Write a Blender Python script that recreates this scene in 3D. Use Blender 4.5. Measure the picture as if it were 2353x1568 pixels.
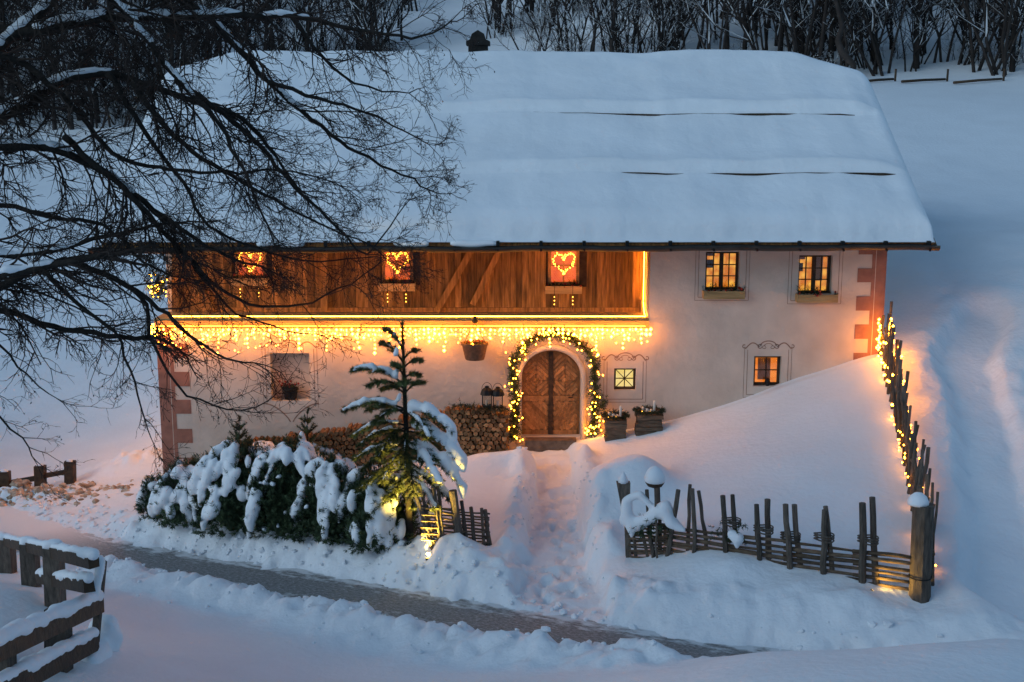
import bpy, bmesh, math, random
import numpy as np
from mathutils import Vector, Matrix, Euler
R = math.radians
for o in list(bpy.data.objects): bpy.data.objects.remove(o)
sc = bpy.context.scene
col = sc.collection

# ---------------------------------------------------------------- camera, sky, sun, exposure
CAM = Vector((0, -28.5, 7.5)); PITCH = R(10.4); FPX = 2800.0      # focal length in units of a 2353 px wide frame
cam = bpy.data.cameras.new('camera'); cam.sensor_width = 36; cam.lens = FPX / 2353 * 36
cam.clip_start = 0.1; cam.clip_end = 2000
co = bpy.data.objects.new('camera', cam); col.objects.link(co)
co.location = CAM; co.rotation_euler = (math.pi / 2 - PITCH, 0, 0); sc.camera = co
w = bpy.data.worlds.new('World'); sc.world = w; w.use_nodes = True
SUN_EL, SUN_ROT = R(1.0), R(238)
nt = w.node_tree; nt.nodes.clear()
sky = nt.nodes.new('ShaderNodeTexSky'); sky.sky_type = 'NISHITA'; sky.sun_disc = False
sky.sun_elevation = SUN_EL; sky.sun_rotation = SUN_ROT; sky.altitude = 1300
sky.air_density = 1.0; sky.dust_density = 0.3; sky.ozone_density = 2.0
hs = nt.nodes.new('ShaderNodeHueSaturation'); hs.inputs['Saturation'].default_value = 0.85
bg = nt.nodes.new('ShaderNodeBackground'); bg.inputs['Strength'].default_value = 0.15
out = nt.nodes.new('ShaderNodeOutputWorld')
nt.links.new(sky.outputs[0], hs.inputs['Color']); tn = nt.nodes.new('ShaderNodeVectorMath'); tn.operation = 'MULTIPLY'; tn.inputs[1].default_value = (.80, 1.0, 1.11)
nt.links.new(hs.outputs[0], tn.inputs[0]); nt.links.new(tn.outputs[0], bg.inputs['Color']); nt.links.new(bg.outputs[0], out.inputs['Surface'])
sl = bpy.data.lights.new('sun', 'SUN'); sl.energy = 0.23; sl.angle = R(40); sl.color = (.80, .93, 1)
so = bpy.data.objects.new('sun', sl); col.objects.link(so)
so.rotation_euler = Vector((math.sin(SUN_ROT), math.cos(SUN_ROT), math.tan(R(28)))).to_track_quat('Z', 'Y').to_euler()
vs = sc.view_settings; vs.view_transform = 'Standard'; vs.look = 'None'; vs.exposure = 1.86; vs.gamma = 1; vs.use_curve_mapping = False
sc.cycles.use_denoising = True; sc.cycles.max_bounces = 6; sc.cycles.diffuse_bounces = 3; sc.cycles.glossy_bounces = 2
sc.cycles.transparent_max_bounces = 8; sc.cycles.use_light_tree = True; sc.cycles.sample_clamp_indirect = 4

BULB_GAIN = 1.75
def ray(u, v):
    a = (u - 1176.5) / FPX; b = (v - 784) / FPX
    return Vector((a, math.cos(PITCH) - b * math.sin(PITCH), -math.sin(PITCH) - b * math.cos(PITCH)))
def W(u, v, Y):                       # point seen at pixel (u,v) on the upright plane y = Y
    d = ray(u, v); return CAM + d * ((Y - CAM.y) / d.y)
def G(u, v, z):                       # point seen at pixel (u,v) at height z
    d = ray(u, v); return CAM + d * ((z - CAM.z) / d.z)

# ---------------------------------------------------------------- mesh helpers
class MB:
    def __init__(s): s.v = []; s.f = []
    def add(s, vs, fs):
        n = len(s.v); s.v.extend([tuple(p) for p in vs]); s.f.extend([tuple(i + n for i in q) for q in fs]); return s
    def box(s, x0, x1, y0, y1, z0, z1):
        return s.add([(x0,y0,z0),(x1,y0,z0),(x1,y1,z0),(x0,y1,z0),(x0,y0,z1),(x1,y0,z1),(x1,y1,z1),(x0,y1,z1)],
                     [(3,2,1,0),(4,5,6,7),(0,1,5,4),(1,2,6,5),(2,3,7,6),(3,0,4,7)])
    def beam(s, a, b, wd, dp, side=Vector((0,1,0)), jit=0, rnd=None):     # a squared timber from a to b
        a = Vector(a); b = Vector(b); t = (b - a).normalized(); n = (side - t * side.dot(t)).normalized(); m = t.cross(n)
        vs = []
        for p in (a, b):
            for i, j in ((-1,-1),(1,-1),(1,1),(-1,1)):
                q = p + m * (i * wd / 2) + n * (j * dp / 2)
                if jit: q = q + Vector((rnd.uniform(-jit, jit), rnd.uniform(-jit, jit), rnd.uniform(-jit, jit)))
                vs.append(q)
        return s.add(vs, [(3,2,1,0),(4,5,6,7),(0,1,5,4),(1,2,6,5),(2,3,7,6),(3,0,4,7)])
    def tube(s, pts, rads, n=6, cap=True):
        pts = [Vector(p) for p in pts]; k = len(pts)
        if not hasattr(rads, '__len__'): rads = [rads] * k
        t0 = (pts[1] - pts[0]).normalized()
        up = Vector((0,0,1)) if abs(t0.z) < .9 else Vector((1,0,0))
        nv = t0.cross(up).normalized(); base = len(s.v)
        for i in range(k):
            t = (pts[min(i+1, k-1)] - pts[max(i-1, 0)])
            if t.length < 1e-9: t = t0
            t.normalize(); nv = nv - t * nv.dot(t)
            if nv.length < 1e-6: nv = t.orthogonal()
            nv.normalize(); bv = t.cross(nv); r = rads[i]; p = pts[i]
            for j in range(n):
                a = 2 * math.pi * j / n; c = math.cos(a) * r; d = math.sin(a) * r
                s.v.append((p.x + nv.x*c + bv.x*d, p.y + nv.y*c + bv.y*d, p.z + nv.z*c + bv.z*d))
        for i in range(k - 1):
            for j in range(n):
                a = base + i*n + j; b = base + i*n + (j+1) % n
                s.f.append((a, b, b + n, a + n))
        if cap:
            s.f.append(tuple(base + j for j in reversed(range(n)))); s.f.append(tuple(base + (k-1)*n + j for j in range(n)))
        return s
    def lathe(s, prof, n=14, loc=(0,0,0)):
        base = len(s.v); x, y, z = loc
        for r, h in prof:
            for j in range(n):
                a = 2*math.pi*j/n; s.v.append((x + r*math.cos(a), y + r*math.sin(a), z + h))
        for i in range(len(prof) - 1):
            for j in range(n):
                a = base + i*n + j; b = base + i*n + (j+1) % n; s.f.append((a, b, b+n, a+n))
        s.f.append(tuple(base + j for j in reversed(range(n)))); s.f.append(tuple(base + (len(prof)-1)*n + j for j in range(n)))
        return s
    def ico(s, c, r, sub=1, sq=(1,1,1), jit=0, rnd=None):
        V, F = ICO[sub]
        vs = []
        for p in V:
            k = 1 + (rnd.uniform(-jit, jit) if jit else 0)
            vs.append((c[0] + p[0]*r*sq[0]*k, c[1] + p[1]*r*sq[1]*k, c[2] + p[2]*r*sq[2]*k))
        return s.add(vs, F)
    def mesh(s, name, m, smooth=False):
        me = bpy.data.meshes.new(name); me.from_pydata(s.v, [], s.f); me.update()
        if m: me.materials.append(m)
        if smooth: me.polygons.foreach_set('use_smooth', [True] * len(me.polygons))
        return me
    def build(s, name, m, parent=None, smooth=False): return link(name, s.mesh(name, m, smooth), parent)
ICO = {}
for _k in (1, 2, 3):
    _b = bmesh.new(); bmesh.ops.create_icosphere(_b, subdivisions=_k, radius=1); _b.verts.ensure_lookup_table()
    ICO[_k] = ([tuple(v.co) for v in _b.verts], [tuple(v.index for v in f.verts) for f in _b.faces]); _b.free()
def link(name, me, parent=None, loc=None):
    o = bpy.data.objects.new(name, me); col.objects.link(o)
    if loc is not None: o.location = loc
    if parent is not None:
        o.parent = parent
        if parent.type == 'EMPTY': o.matrix_parent_inverse = Matrix.Translation(-parent.location)
        elif loc is not None or parent.location.length > 0: o.matrix_parent_inverse = Matrix.Translation(-parent.location)
    return o
def tag(o, label, cat, group=None):
    o['label'] = label; o['category'] = cat
    if group: o['group'] = group
    return o
def thing(name, loc, label, cat, group=None):
    o = bpy.data.objects.new(name, None); o.empty_display_size = .2; col.objects.link(o); o.location = loc
    return tag(o, label, cat, group)
def copy_thing(root, loc, rz=0, sc_=1.0, label=None):
    r = root.copy(); col.objects.link(r); r.location = loc; r.rotation_euler = (0, 0, rz); r.scale = (sc_,) * 3
    if label: r['label'] = label
    for ch in root.children:
        c = ch.copy(); col.objects.link(c); c.parent = r
        for g in ch.children:
            d = g.copy(); col.objects.link(d); d.parent = c
    return r
def tri_mesh(name, V, m, parent=None):          # V: (n,3,3) loose triangles
    V = np.asarray(V, dtype=np.float32); n = len(V)
    me = bpy.data.meshes.new(name); me.vertices.add(n*3); me.loops.add(n*3); me.polygons.add(n)
    me.vertices.foreach_set('co', V.reshape(-1)); me.loops.foreach_set('vertex_index', np.arange(n*3, dtype=np.int32))
    me.polygons.foreach_set('loop_start', np.arange(0, n*3, 3, dtype=np.int32))
    me.polygons.foreach_set('loop_total', np.full(n, 3, dtype=np.int32)); me.update(); me.materials.append(m)
    return link(name, me, parent)
def grid_mesh(name, X, Y, Z, m, smooth=True):
    ny, nx = X.shape; V = np.stack([X, Y, Z], -1).reshape(-1, 3)
    i = np.arange(nx*ny).reshape(ny, nx); F = np.stack([i[:-1,:-1], i[:-1,1:], i[1:,1:], i[1:,:-1]], -1).reshape(-1, 4)
    me = bpy.data.meshes.new(name); me.vertices.add(len(V)); me.loops.add(F.size); me.polygons.add(len(F))
    me.vertices.foreach_set('co', V.astype(np.float32).reshape(-1)); me.loops.foreach_set('vertex_index', F.astype(np.int32).reshape(-1))
    me.polygons.foreach_set('loop_start', np.arange(0, F.size, 4, dtype=np.int32)); me.polygons.foreach_set('loop_total', np.full(len(F), 4, dtype=np.int32))
    me.polygons.foreach_set('use_smooth', [smooth]*len(F)); me.update(); me.materials.append(m)
    return me
_rs = np.random.RandomState(5); _LAT = _rs.rand(256, 256)
def vnoise(x, y):
    x = np.asarray(x, float); y = np.asarray(y, float)
    xi = np.floor(x).astype(int); yi = np.floor(y).astype(int); fx = x - xi; fy = y - yi
    fx = fx*fx*(3-2*fx); fy = fy*fy*(3-2*fy); a = _LAT[xi & 255, yi & 255]; b = _LAT[(xi+1) & 255, yi & 255]
    c = _LAT[xi & 255, (yi+1) & 255]; d = _LAT[(xi+1) & 255, (yi+1) & 255]
    return (a*(1-fx) + b*fx)*(1-fy) + (c*(1-fx) + d*fx)*fy - .5
def fbm(x, y, s, o=3):
    t = 0; a = 1.0
    for k in range(o): t = t + a*vnoise(x/s + 17*k, y/s + 9*k); s = s/2; a = a/2
    return t

# ---------------------------------------------------------------- materials
def mat(name, c, rough=.7, var=.25, scale=8.0, bump=.0, bscale=30.0, stretch=(1,1,1), objvar=0.0, dark=None, coords='Object', metal=0, spec=.3):
    m = bpy.data.materials.new(name); m.use_nodes = True; t = m.node_tree; b = t.nodes['Principled BSDF']
    b.inputs['Roughness'].default_value = rough; b.inputs['Metallic'].default_value = metal; b.inputs['Specular IOR Level'].default_value = spec
    tc = t.nodes.new('ShaderNodeTexCoord'); mp = t.nodes.new('ShaderNodeMapping'); mp.inputs['Scale'].default_value = stretch
    t.links.new(tc.outputs[coords], mp.inputs['Vector'])
    if objvar:
        oi = t.nodes.new('ShaderNodeObjectInfo'); ad = t.nodes.new('ShaderNodeVectorMath'); ad.operation = 'ADD'
        ml = t.nodes.new('ShaderNodeVectorMath'); ml.operation = 'SCALE'; ml.inputs['Scale'].default_value = 37.0
        cb = t.nodes.new('ShaderNodeCombineXYZ')
        for k in range(3): t.links.new(oi.outputs['Random'], cb.inputs[k])
        t.links.new(cb.outputs[0], ml.inputs[0]); t.links.new(tc.outputs[coords], ad.inputs[0]); t.links.new(ml.outputs[0], ad.inputs[1]); t.links.new(ad.outputs[0], mp.inputs['Vector'])
    n = t.nodes.new('ShaderNodeTexNoise'); n.inputs['Scale'].default_value = scale; n.inputs['Detail'].default_value = 6
    t.links.new(mp.outputs[0], n.inputs['Vector'])
    r = t.nodes.new('ShaderNodeValToRGB'); d = dark or tuple(x*(1-var) for x in c); l = tuple(min(1, x*(1+var*.6)) for x in c)
    r.color_ramp.elements[0].position = .3; r.color_ramp.elements[1].position = .7
    r.color_ramp.elements[0].color = (*d, 1); r.color_ramp.elements[1].color = (*l, 1)
    t.links.new(n.outputs['Fac'], r.inputs['Fac']); last = r.outputs[0]
    if objvar:
        mr = t.nodes.new('ShaderNodeMapRange'); mr.inputs['To Min'].default_value = 1 - objvar; mr.inputs['To Max'].default_value = 1 + objvar*.6
        t.links.new(oi.outputs['Random'], mr.inputs['Value'])
        mx = t.nodes.new('ShaderNodeVectorMath'); mx.operation = 'SCALE'; t.links.new(last, mx.inputs[0]); t.links.new(mr.outputs[0], mx.inputs['Scale']); last = mx.outputs[0]
    t.links.new(last, b.inputs['Base Color'])
    if bump:
        n2 = t.nodes.new('ShaderNodeTexNoise'); n2.inputs['Scale'].default_value = bscale; n2.inputs['Detail'].default_value = 5
        t.links.new(mp.outputs[0], n2.inputs['Vector']); bp = t.nodes.new('ShaderNodeBump'); bp.inputs['Strength'].default_value = bump; bp.inputs['Distance'].default_value = .05
        t.links.new(n2.outputs['Fac'], bp.inputs['Height']); t.links.new(bp.outputs[0], b.inputs['Normal'])
    return m
def emit(name, c, s):
    m = bpy.data.materials.new(name); m.use_nodes = True; b = m.node_tree.nodes['Principled BSDF']
    b.inputs['Base Color'].default_value = (.8, .7, .5, 1); b.inputs['Emission Color'].default_value = (*c, 1); b.inputs['Emission Strength'].default_value = s
    return m
M = {}
M['snow'] = mat('snow', (.84, .86, .89), .55, .04, .6, .5, 8.0, spec=.25)
M['roofsnow'] = mat('roof_snow', (.84, .86, .89), .55, .05, .9, .40, 5.0, spec=.25)
M['snowlump'] = mat('snow_lump', (.84, .86, .89), .6, .04, 3, .2, 14.0, spec=.25)
M['plaster'] = mat('lime_plaster', (.63, .53, .44), .85, .17, 1.1, .45, 6.0)
M['quoin'] = mat('quoin_paint', (.34, .15, .105), .85, .22, 4, .15, 12)
M['line'] = mat('ornament_paint', (.30, .185, .135), .85, .3, 10)
M['board'] = mat('weathered_board', (.37, .18, .055), .7, .6, 5, .5, 14, (3, 3, .35), .5)
M['beamwood'] = mat('ledge_wood', (.50, .31, .13), .7, .35, 4, .4, 12, (.4, 3, 3), .25)
M['doorwood'] = mat('door_wood', (.43, .20, .07), .55, .4, 6, .35, 18, (2, 2, 1), .35)
M['darkwood'] = mat('dark_wood', (.07, .04, .022), .7, .4, 8, .3, 20, (1, 1, 1), .3)
M['greywood'] = mat('weathered_grey_wood', (.125, .10, .08), .8, .5, 7, .6, 22, (3, 3, .6), .35)
M['railwood'] = mat('rail_wood', (.15, .105, .07), .8, .5, 7, .6, 22, (.6, 3, 3), .4)
M['logend'] = mat('split_firewood', (.36, .19, .085), .75, .5, 9, .5, 20, (1, 1, 1), .6)
M['bark'] = mat('bark', (.026, .021, .017), .9, .5, 6, .6, 20)
M['fbark'] = mat('forest_bark', (.032, .025, .023), .9, .5, 2, 0, 8, objvar=.4)
M['twig'] = mat('twig_bark', (.036, .025, .020), .9, .4, 3)
M['needle'] = mat('pine_needles', (.045, .070, .030), .7, .55, 3.0, dark=(.016, .030, .014))
M['needle2'] = mat('conifer_needles', (.085, .10, .028), .7, .5, 3.0, dark=(.03, .048, .018))
M['metal'] = mat('gutter_metal', (.055, .048, .042), .45, .3, 3, .1, 10, metal=.6)
M['iron'] = mat('black_iron', (.02, .02, .02), .5, .3, 10, metal=.5)
M['chimney'] = mat('sooty_chimney', (.02, .018, .017), .9, .4, 6, .3, 10)
M['pot'] = mat('brown_pot', (.16, .085, .05), .75, .3, 12, .2, 20)
M['flower'] = mat('red_flower', (.30, .03, .02), .6, .5, 20)
M['leaf'] = mat('dark_leaf', (.022, .035, .014), .7, .5, 9)
M['stone'] = mat('step_stone', (.17, .11, .075), .8, .4, 6, .5, 14, objvar=.3)
M['candle'] = mat('white_candle', (.8, .74, .64), .5, .05, 5)
M['cable'] = mat('light_cable', (.05, .035, .02), .6, .2, 5)
M['curtain'] = mat('curtain_cloth', (.35, .16, .08), .8, .4, 5)
M['tiny'] = emit('tiny_warm_bulb', (1, .42, .03), 3.2)
M['rope2'] = emit('ledge_rope_light', (1, .36, .025), 16)
M['bulb'] = emit('warm_bulb', (1, .31, .014), 9 * BULB_GAIN)
M['bulbs'] = emit('small_warm_bulb', (1, .32, .012), 9 * BULB_GAIN)
M['flame'] = emit('candle_flame', (1, .6, .15), 10)
M['rope'] = emit('rope_light', (1, .36, .02), 1.1 * BULB_GAIN)
def room(name, c1, c2, s):
    m = emit(name, c1, s); t = m.node_tree; b = t.nodes['Principled BSDF']; b.inputs['Base Color'].default_value = (.12, .06, .03, 1)
    tc = t.nodes.new('ShaderNodeTexCoord'); n = t.nodes.new('ShaderNodeTexVoronoi'); n.inputs['Scale'].default_value = 5.5
    r = t.nodes.new('ShaderNodeValToRGB'); r.color_ramp.elements[0].color = (*c1, 1); r.color_ramp.elements[1].color = (*c2, 1); r.color_ramp.elements[1].position = .7
    t.links.new(tc.outputs['Object'], n.inputs['Vector']); t.links.new(n.outputs['Distance'], r.inputs['Fac']); t.links.new(r.outputs[0], b.inputs['Emission Color'])
    return m
M['room_y'] = room('lit_room_yellow', (1, .52, .07), (.55, .15, .01), .34)
M['room_o'] = room('lit_room_orange', (1, .30, .03), (.8, .2, .02), .30)
M['room_r'] = room('lit_room_red', (1, .17, .012), (.75, .08, .004), .34)
M['room_w'] = room('lit_room_pale', (1, .82, .36), (.95, .7, .2), .30)
g = bpy.data.materials.new('window_glass'); g.use_nodes = True; t = g.node_tree; t.nodes.remove(t.nodes['Principled BSDF'])
a = t.nodes.new('ShaderNodeBsdfTransparent'); a.inputs[0].default_value = (.96, .95, .93, 1); b = t.nodes.new('ShaderNodeBsdfGlossy'); b.inputs['Roughness'].default_value = .05
x = t.nodes.new('ShaderNodeMixShader'); x.inputs[0].default_value = .06
t.links.new(a.outputs[0], x.inputs[1]); t.links.new(b.outputs[0], x.inputs[2]); t.links.new(x.outputs[0], t.nodes['Material Output'].inputs['Surface']); M['glass'] = g

# ---------------------------------------------------------------- terrain
XL, XR, HB = -8.45, 8.8, 11.0           # house: left, right, back of the footprint (front is y = 0)
C = []
def c(*p): C.append(tuple(p[0]) if len(p) == 1 else p)
for p in ((-8.45,-.4,-1.15), (-5,-.4,-.8), (-2,-.4,-.45), (.9,-.4,-.24), (-9.5,1,-1.5), (-9,5,-1.3)): c(p)
for u, v in ((1400,1000), (1480,984), (1560,966), (1700,930), (1780,900), (1850,872), (1940,840), (2025,812)): c(W(u, v, -.4))
for p in ((.85,-7.6,-.85), (-.44,-5.78,-.72), (2.17,-7,-.5), (6.8,-9.31,-.36), (-4,-2.6,-.85), (-4.3,-4.4,-1.1), (-7,-2.8,-1.3), (-2.1,-5.3,-.92)): c(p)
ROADPX = [(180,1262,-1.56), (420,1308,-1.45), (700,1352,-1.3), (1000,1410,-1.15), (1300,1466,-1.03), (1560,1512,-.98), (1800,1545,-.97)]
ROAD = [Vector((-15.5,4,-1.95)), Vector((-13.2,0.2,-1.9)), Vector((-11,-2.2,-1.72))] + [G(*p) for p in ROADPX] + [Vector((9,-12.3,-.9)), Vector((14,-13,-.4))]
for p in ROAD: c(p)
for p in ((-12.3,2,-2.02), (-14,3,-2.1), (-16,2,-2.1), (-15,-4,-1.7), (-13,6,-2.15), (-20,6,-2.3), (-18,-10,.2)): c(p)
for v, Y in ((980,9), (900,12), (800,16), (700,21), (600,27), (500,34), (400,42), (320,50)):
    c(W(150, v, Y)); c(W(-500, v+10, Y))
for u, v, Y in ((2120,640,3), (2400,640,2), (2250,500,9), (2500,480,10), (2250,380,19), (2250,200,38), (2000,205,36), (2600,190,38), (2250,1000,-4), (2250,750,.8), (2250,1300,-8.3), (2250,1430,-10.1), (2450,1000,-3.6), (1176,1568,-12.2), (700,1480,-9.8), (700,1568,-11.6), (320,1450,-10.4), (1750,1505,-12.8), (1500,1543,-12.4), (2100,1484,-13), (2353,1470,-13.1), (1050,100,62), (1130,40,78), (1500,135,50), (1900,150,46), (600,230,60), (820,150,66)): c(W(u, v, Y))
for u, v, Y in ((1540,1276,-7.45), (1620,1276,-7.75), (1700,1286,-8.05), (1760,1302,-8.3), (1820,1322,-8.55), (1900,1340,-8.85), (1990,1358,-9.15)): c(W(u, v, Y))
for p in ((-7.3,-10.6,.1), (-5.7,-13,.22), (-5.2,-15.0,.55), (-5.6,-17.5,1.3), (-10,-11,.6), (0,-16,.7), (7,-16,1.0), (14,-16,2), (0,-22,3), (0,-28,5.6), (-16,-20,3.5), (16,-22,4), (20,-8,2.8), (24,2,5), (3,5,1.5), (-4,9,.6), (8,9,4.6), (0,14,2.4), (0,25,5.2), (12,20,6), (6.8,-11.3,-.8), (4.2,-11.0,-.92), (-120,120,45), (0,120,42), (120,120,48), (-120,260,130), (0,260,130), (120,260,130), (-150,40,12), (150,40,24), (60,30,14), (60,0,10), (-60,10,2), (-60,-20,6), (60,-20,9), (0,-60,16), (-80,-60,16), (80,-60,18), (-90,70,22), (90,70,30), (45,60,18), (-45,80,18), (30,62,16.5), (10,62,15)): c(p)
C = np.array(C); CS = 60.0
def _k(r2): return np.where(r2 > 1e-12, .5*r2*np.log(np.maximum(r2, 1e-12)), 0)
_x = C[:, :2]/CS; _n = len(C); _A = np.zeros((_n+3, _n+3)); _d = ((_x[:, None] - _x[None])**2).sum(-1)
_A[:_n, :_n] = _k(_d) + np.eye(_n)*2e-6; _A[:_n, _n:] = np.c_[np.ones(_n), _x]; _A[_n:, :_n] = _A[:_n, _n:].T
_w = np.linalg.solve(_A, np.r_[C[:, 2], 0, 0, 0])
def tps(x, y):
    x = x/CS; y = y/CS; z = _w[_n] + _w[_n+1]*x + _w[_n+2]*y
    for i in range(_n): z = z + _w[i]*_k((x - _x[i, 0])**2 + (y - _x[i, 1])**2)
    return z
def smooth_line(pts, step=.25):
    out_ = []
    for i in range(len(pts)-1):
        p0 = pts[max(i-1, 0)]; p1 = pts[i]; p2 = pts[i+1]; p3 = pts[min(i+2, len(pts)-1)]
        n = max(2, int((p2-p1).length/step))
        for k in range(n):
            t = k/n; out_.append(.5*((2*p1) + (p2-p0)*t + (2*p0-5*p1+4*p2-p3)*t*t + (3*p1-p0-3*p2+p3)*t**3))
    return out_ + [pts[-1]]
RL = smooth_line([Vector(p) for p in ROAD]); RLa = np.array([tuple(p) for p in RL])
def near_line(x, y, L):                  # distance to a polyline, signed side and height at the nearest point
    best = np.full(x.shape, 1e9); z = np.zeros(x.shape); sd = np.zeros(x.shape)
    for i in range(len(L)-1):
        a, b = L[i], L[i+1]; dx, dy = b[0]-a[0], b[1]-a[1]; q = dx*dx + dy*dy
        t = np.clip(((x-a[0])*dx + (y-a[1])*dy)/q, 0, 1); px = a[0]+t*dx; py = a[1]+t*dy; d = np.hypot(x-px, y-py)
        m = d < best; best = np.where(m, d, best); z = np.where(m, a[2]+t*(b[2]-a[2]), z); sd = np.where(m, np.sign(dx*(y-py) - dy*(x-px)), sd)
    return best, z, sd
def ss(a, b, x): t = np.clip((x-a)/(b-a), 0, 1); return t*t*(3-2*t)
RW = .78
PATH = np.array([(.93,-.35,-.33), (.95,-1.6,-.56), (.92,-3,-.74), (.9,-4.5,-.88), (.85,-6.5,-1.02), (.9,-8.2,-1.04)])
TRACK = np.array([tuple(W(2260,690,1.2)), tuple(W(2215,800,-.4)), tuple(W(2265,950,-3.2)), tuple(W(2300,1150,-6.3)), tuple(W(2310,1350,-9)), (10,-11.6,-.5)])
def H(x, y):
    x = np.asarray(x, float); y = np.asarray(y, float)
    z = tps(x, y)
    far = ss(14, 30, np.hypot(x, y + 5))
    z = z + fbm(x, y, 3.0, 3)*.10*(1-far) + fbm(x, y, 26.0, 4)*1.6*ss(28, 60, y) 
    z = z + fbm(x+50, y, .9, 3)*.10*ss(9.5, 14, x)*(1 - ss(20, 30, y))                           # wind-ruffled field on the right
    nearm = (np.abs(x) < 18) & (y > -17) & (y < 8)
    if nearm.any():
        X = x[nearm]; Y = y[nearm]; Z = z[nearm]
        d, rz, sd = near_line(X, Y, RLa)
        lump = fbm(X, Y, .55, 3); lump2 = fbm(X+31, Y-7, .28, 3)
        gate = np.exp(-((X-.9)/1.15)**2)*(sd > 0)
        chunk = np.abs(fbm(X-3, Y+11, .42, 3)); bank = np.where(sd > 0, .42 - .26*ss(1.6, 3.2, X), .40*(1-ss(1.5, 3.5, X)))*np.exp(-((d-1.45)/.50)**2)*(1-gate)*(.85 + .7*chunk)
        Z = Z + bank*ss(-9.6, -7.6, X)
        rough = np.exp(-((d-1.4)/.75)**2)*(.25 + .75*ss(-9.6, -7.6, X))*(1 - .85*ss(2, 4, X)*(sd < 0))*(1 - .65*ss(1.8, 3, X)*(sd > 0))
        Z = Z + rough*(lump2*.10 + lump*.08 + .12*(chunk-.15) + .09*(np.abs(fbm(X+5, Y, .17, 2))-.15))
        kroad = 1 - ss(RW*.86, RW*1.25, d + lump2*.34 + lump*.2); zroad = rz + lump2*.015
        # ploughed bank along the far side of the lane on the left
        lb = np.exp(-((X+12.2)/2.6)**2 - ((Y-(.9 - (X+12)*.28))/.75)**2); Z = Z + lb*(.06 + .25*lump + .22*lump2 + .28*chunk)
        lb = np.exp(-((X+10.3)/1.0)**2 - ((Y-2.9)/.8)**2); Z = Z + lb*(.38 + .3*lump + .3*chunk)
        # trodden path from the door to the lane
        d, pz, sd = near_line(X, Y, PATH); wd = .50 + .012*(Y**2)*.5
        wd = np.clip(wd, .5, .95); k = 1 - ss(wd*.78, wd*1.04, d + lump*.14 + lump2*.10); Z = Z*(1-k) + np.minimum(Z, pz + lump2*.09)*k
        Z = Z + np.exp(-((d-wd*1.35)/.22)**2)*.26*(.7 + lump + .5*lump2)*ss(-.8, -1.6, Y)*ss(-7.6, -6.2, Y)
        rf = np.random.RandomState(9)
        for i in range(64):
            fy = -.9 - 7.0*rf.rand(); fx = .9 + rf.uniform(-.42, .42); q_ = ((X-fx)/.10)**2 + ((Y-fy)/.17)**2; Z = Z + np.where(q_ < 8, -.075*np.exp(-q_) + .03*np.exp(-(q_-2)**2), 0)
        # track up the slope outside the fence
        d, tz, sd = near_line(X, Y, TRACK); k = 1 - ss(.42, .78, d + lump*.12); Z = Z - k*(.30 + .03*lump2) + .10*np.exp(-((d-1.05)/.3)**2)*(.5+lump)
        # buried bush and drifts in the garden
        m = W(1440, 1065, -4.2); Z = Z + .72*np.exp(-(((X-m.x)/.85)**2 + ((Y-m.y)/.75)**2)**1.4)
        for u, v, Y0, h, r in ((1620,1290,-8.0,.10,.7), (1690,1285,-8.3,.10,.4), (1840,1325,-8.9,.10,.6), (1960,1350,-9.45,.14,.5), (1110,1030,-1.6,.34,.9), (1180,1035,-1.7,.2,.45), (1000,1075,-2.2,.2,1.2), (1060,1265,-6.3,.2,.6)):
            m = W(u, v, Y0); Z = Z + h*np.exp(-(((X-m.x)/r)**2 + ((Y-m.y)/(r*.6))**2))
        # the snow is dug away round the corner post
        m = Vector((6.85, -9.45)); Z = Z - .02*np.exp(-(((X-m.x)/.55)**2 + ((Y-m.y)/.3)**2))
        Z = Z*(1-kroad) + zroad*kroad
        z[nearm] = Z
    z = z - .14*ss(-.5, -.06, y)*((x > XL) & (x < XR) & (y < .2))
    z = z + fbm(x*.6, y*1.4, .7, 2)*.022*(1-far)
    inside = (x > XL+.12) & (x < XR-.12) & (y > .12) & (y < HB-.12)
    return np.where(inside, -2.4, z)
def Hs(x, y): return float(H(np.array([x]), np.array([y]))[0])
def GT(u, v, lift=0.0):                  # where the ray through a pixel meets the snow
    d = ray(u, v); d = d/d.length; ts = np.arange(9, 60, .08)
    xs = CAM.x + d.x*ts; ys = CAM.y + d.y*ts; zs = CAM.z + d.z*ts; hit = np.where(zs < H(xs, ys))[0]
    t = ts[hit[0]] if len(hit) else 60; p = CAM + d*t; p.z = Hs(p.x, p.y) + lift; return p
C0 = None
def axis(lo, hi, st, far_lo, far_hi, gr):
    a = list(np.arange(lo, hi + 1e-6, st)); s = st; x = lo; pre = []
    while x > far_lo: s *= gr; x -= s; pre.append(x)
    s = st; x = hi; post = []
    while x < far_hi: s *= gr; x += s; post.append(x)
    return np.array(pre[::-1] + a + post)
ax = axis(-13, 11, .075, -330, 330, 1.07); ay = axis(-14.5, 3, .075, -80, 420, 1.055)
gx, gy = np.meshgrid(ax, ay)
snow = link('snow_ground', grid_mesh('snow_ground', gx, gy, H(gx.ravel(), gy.ravel()).reshape(gx.shape), M['snow'])); snow['kind'] = 'structure'

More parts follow.
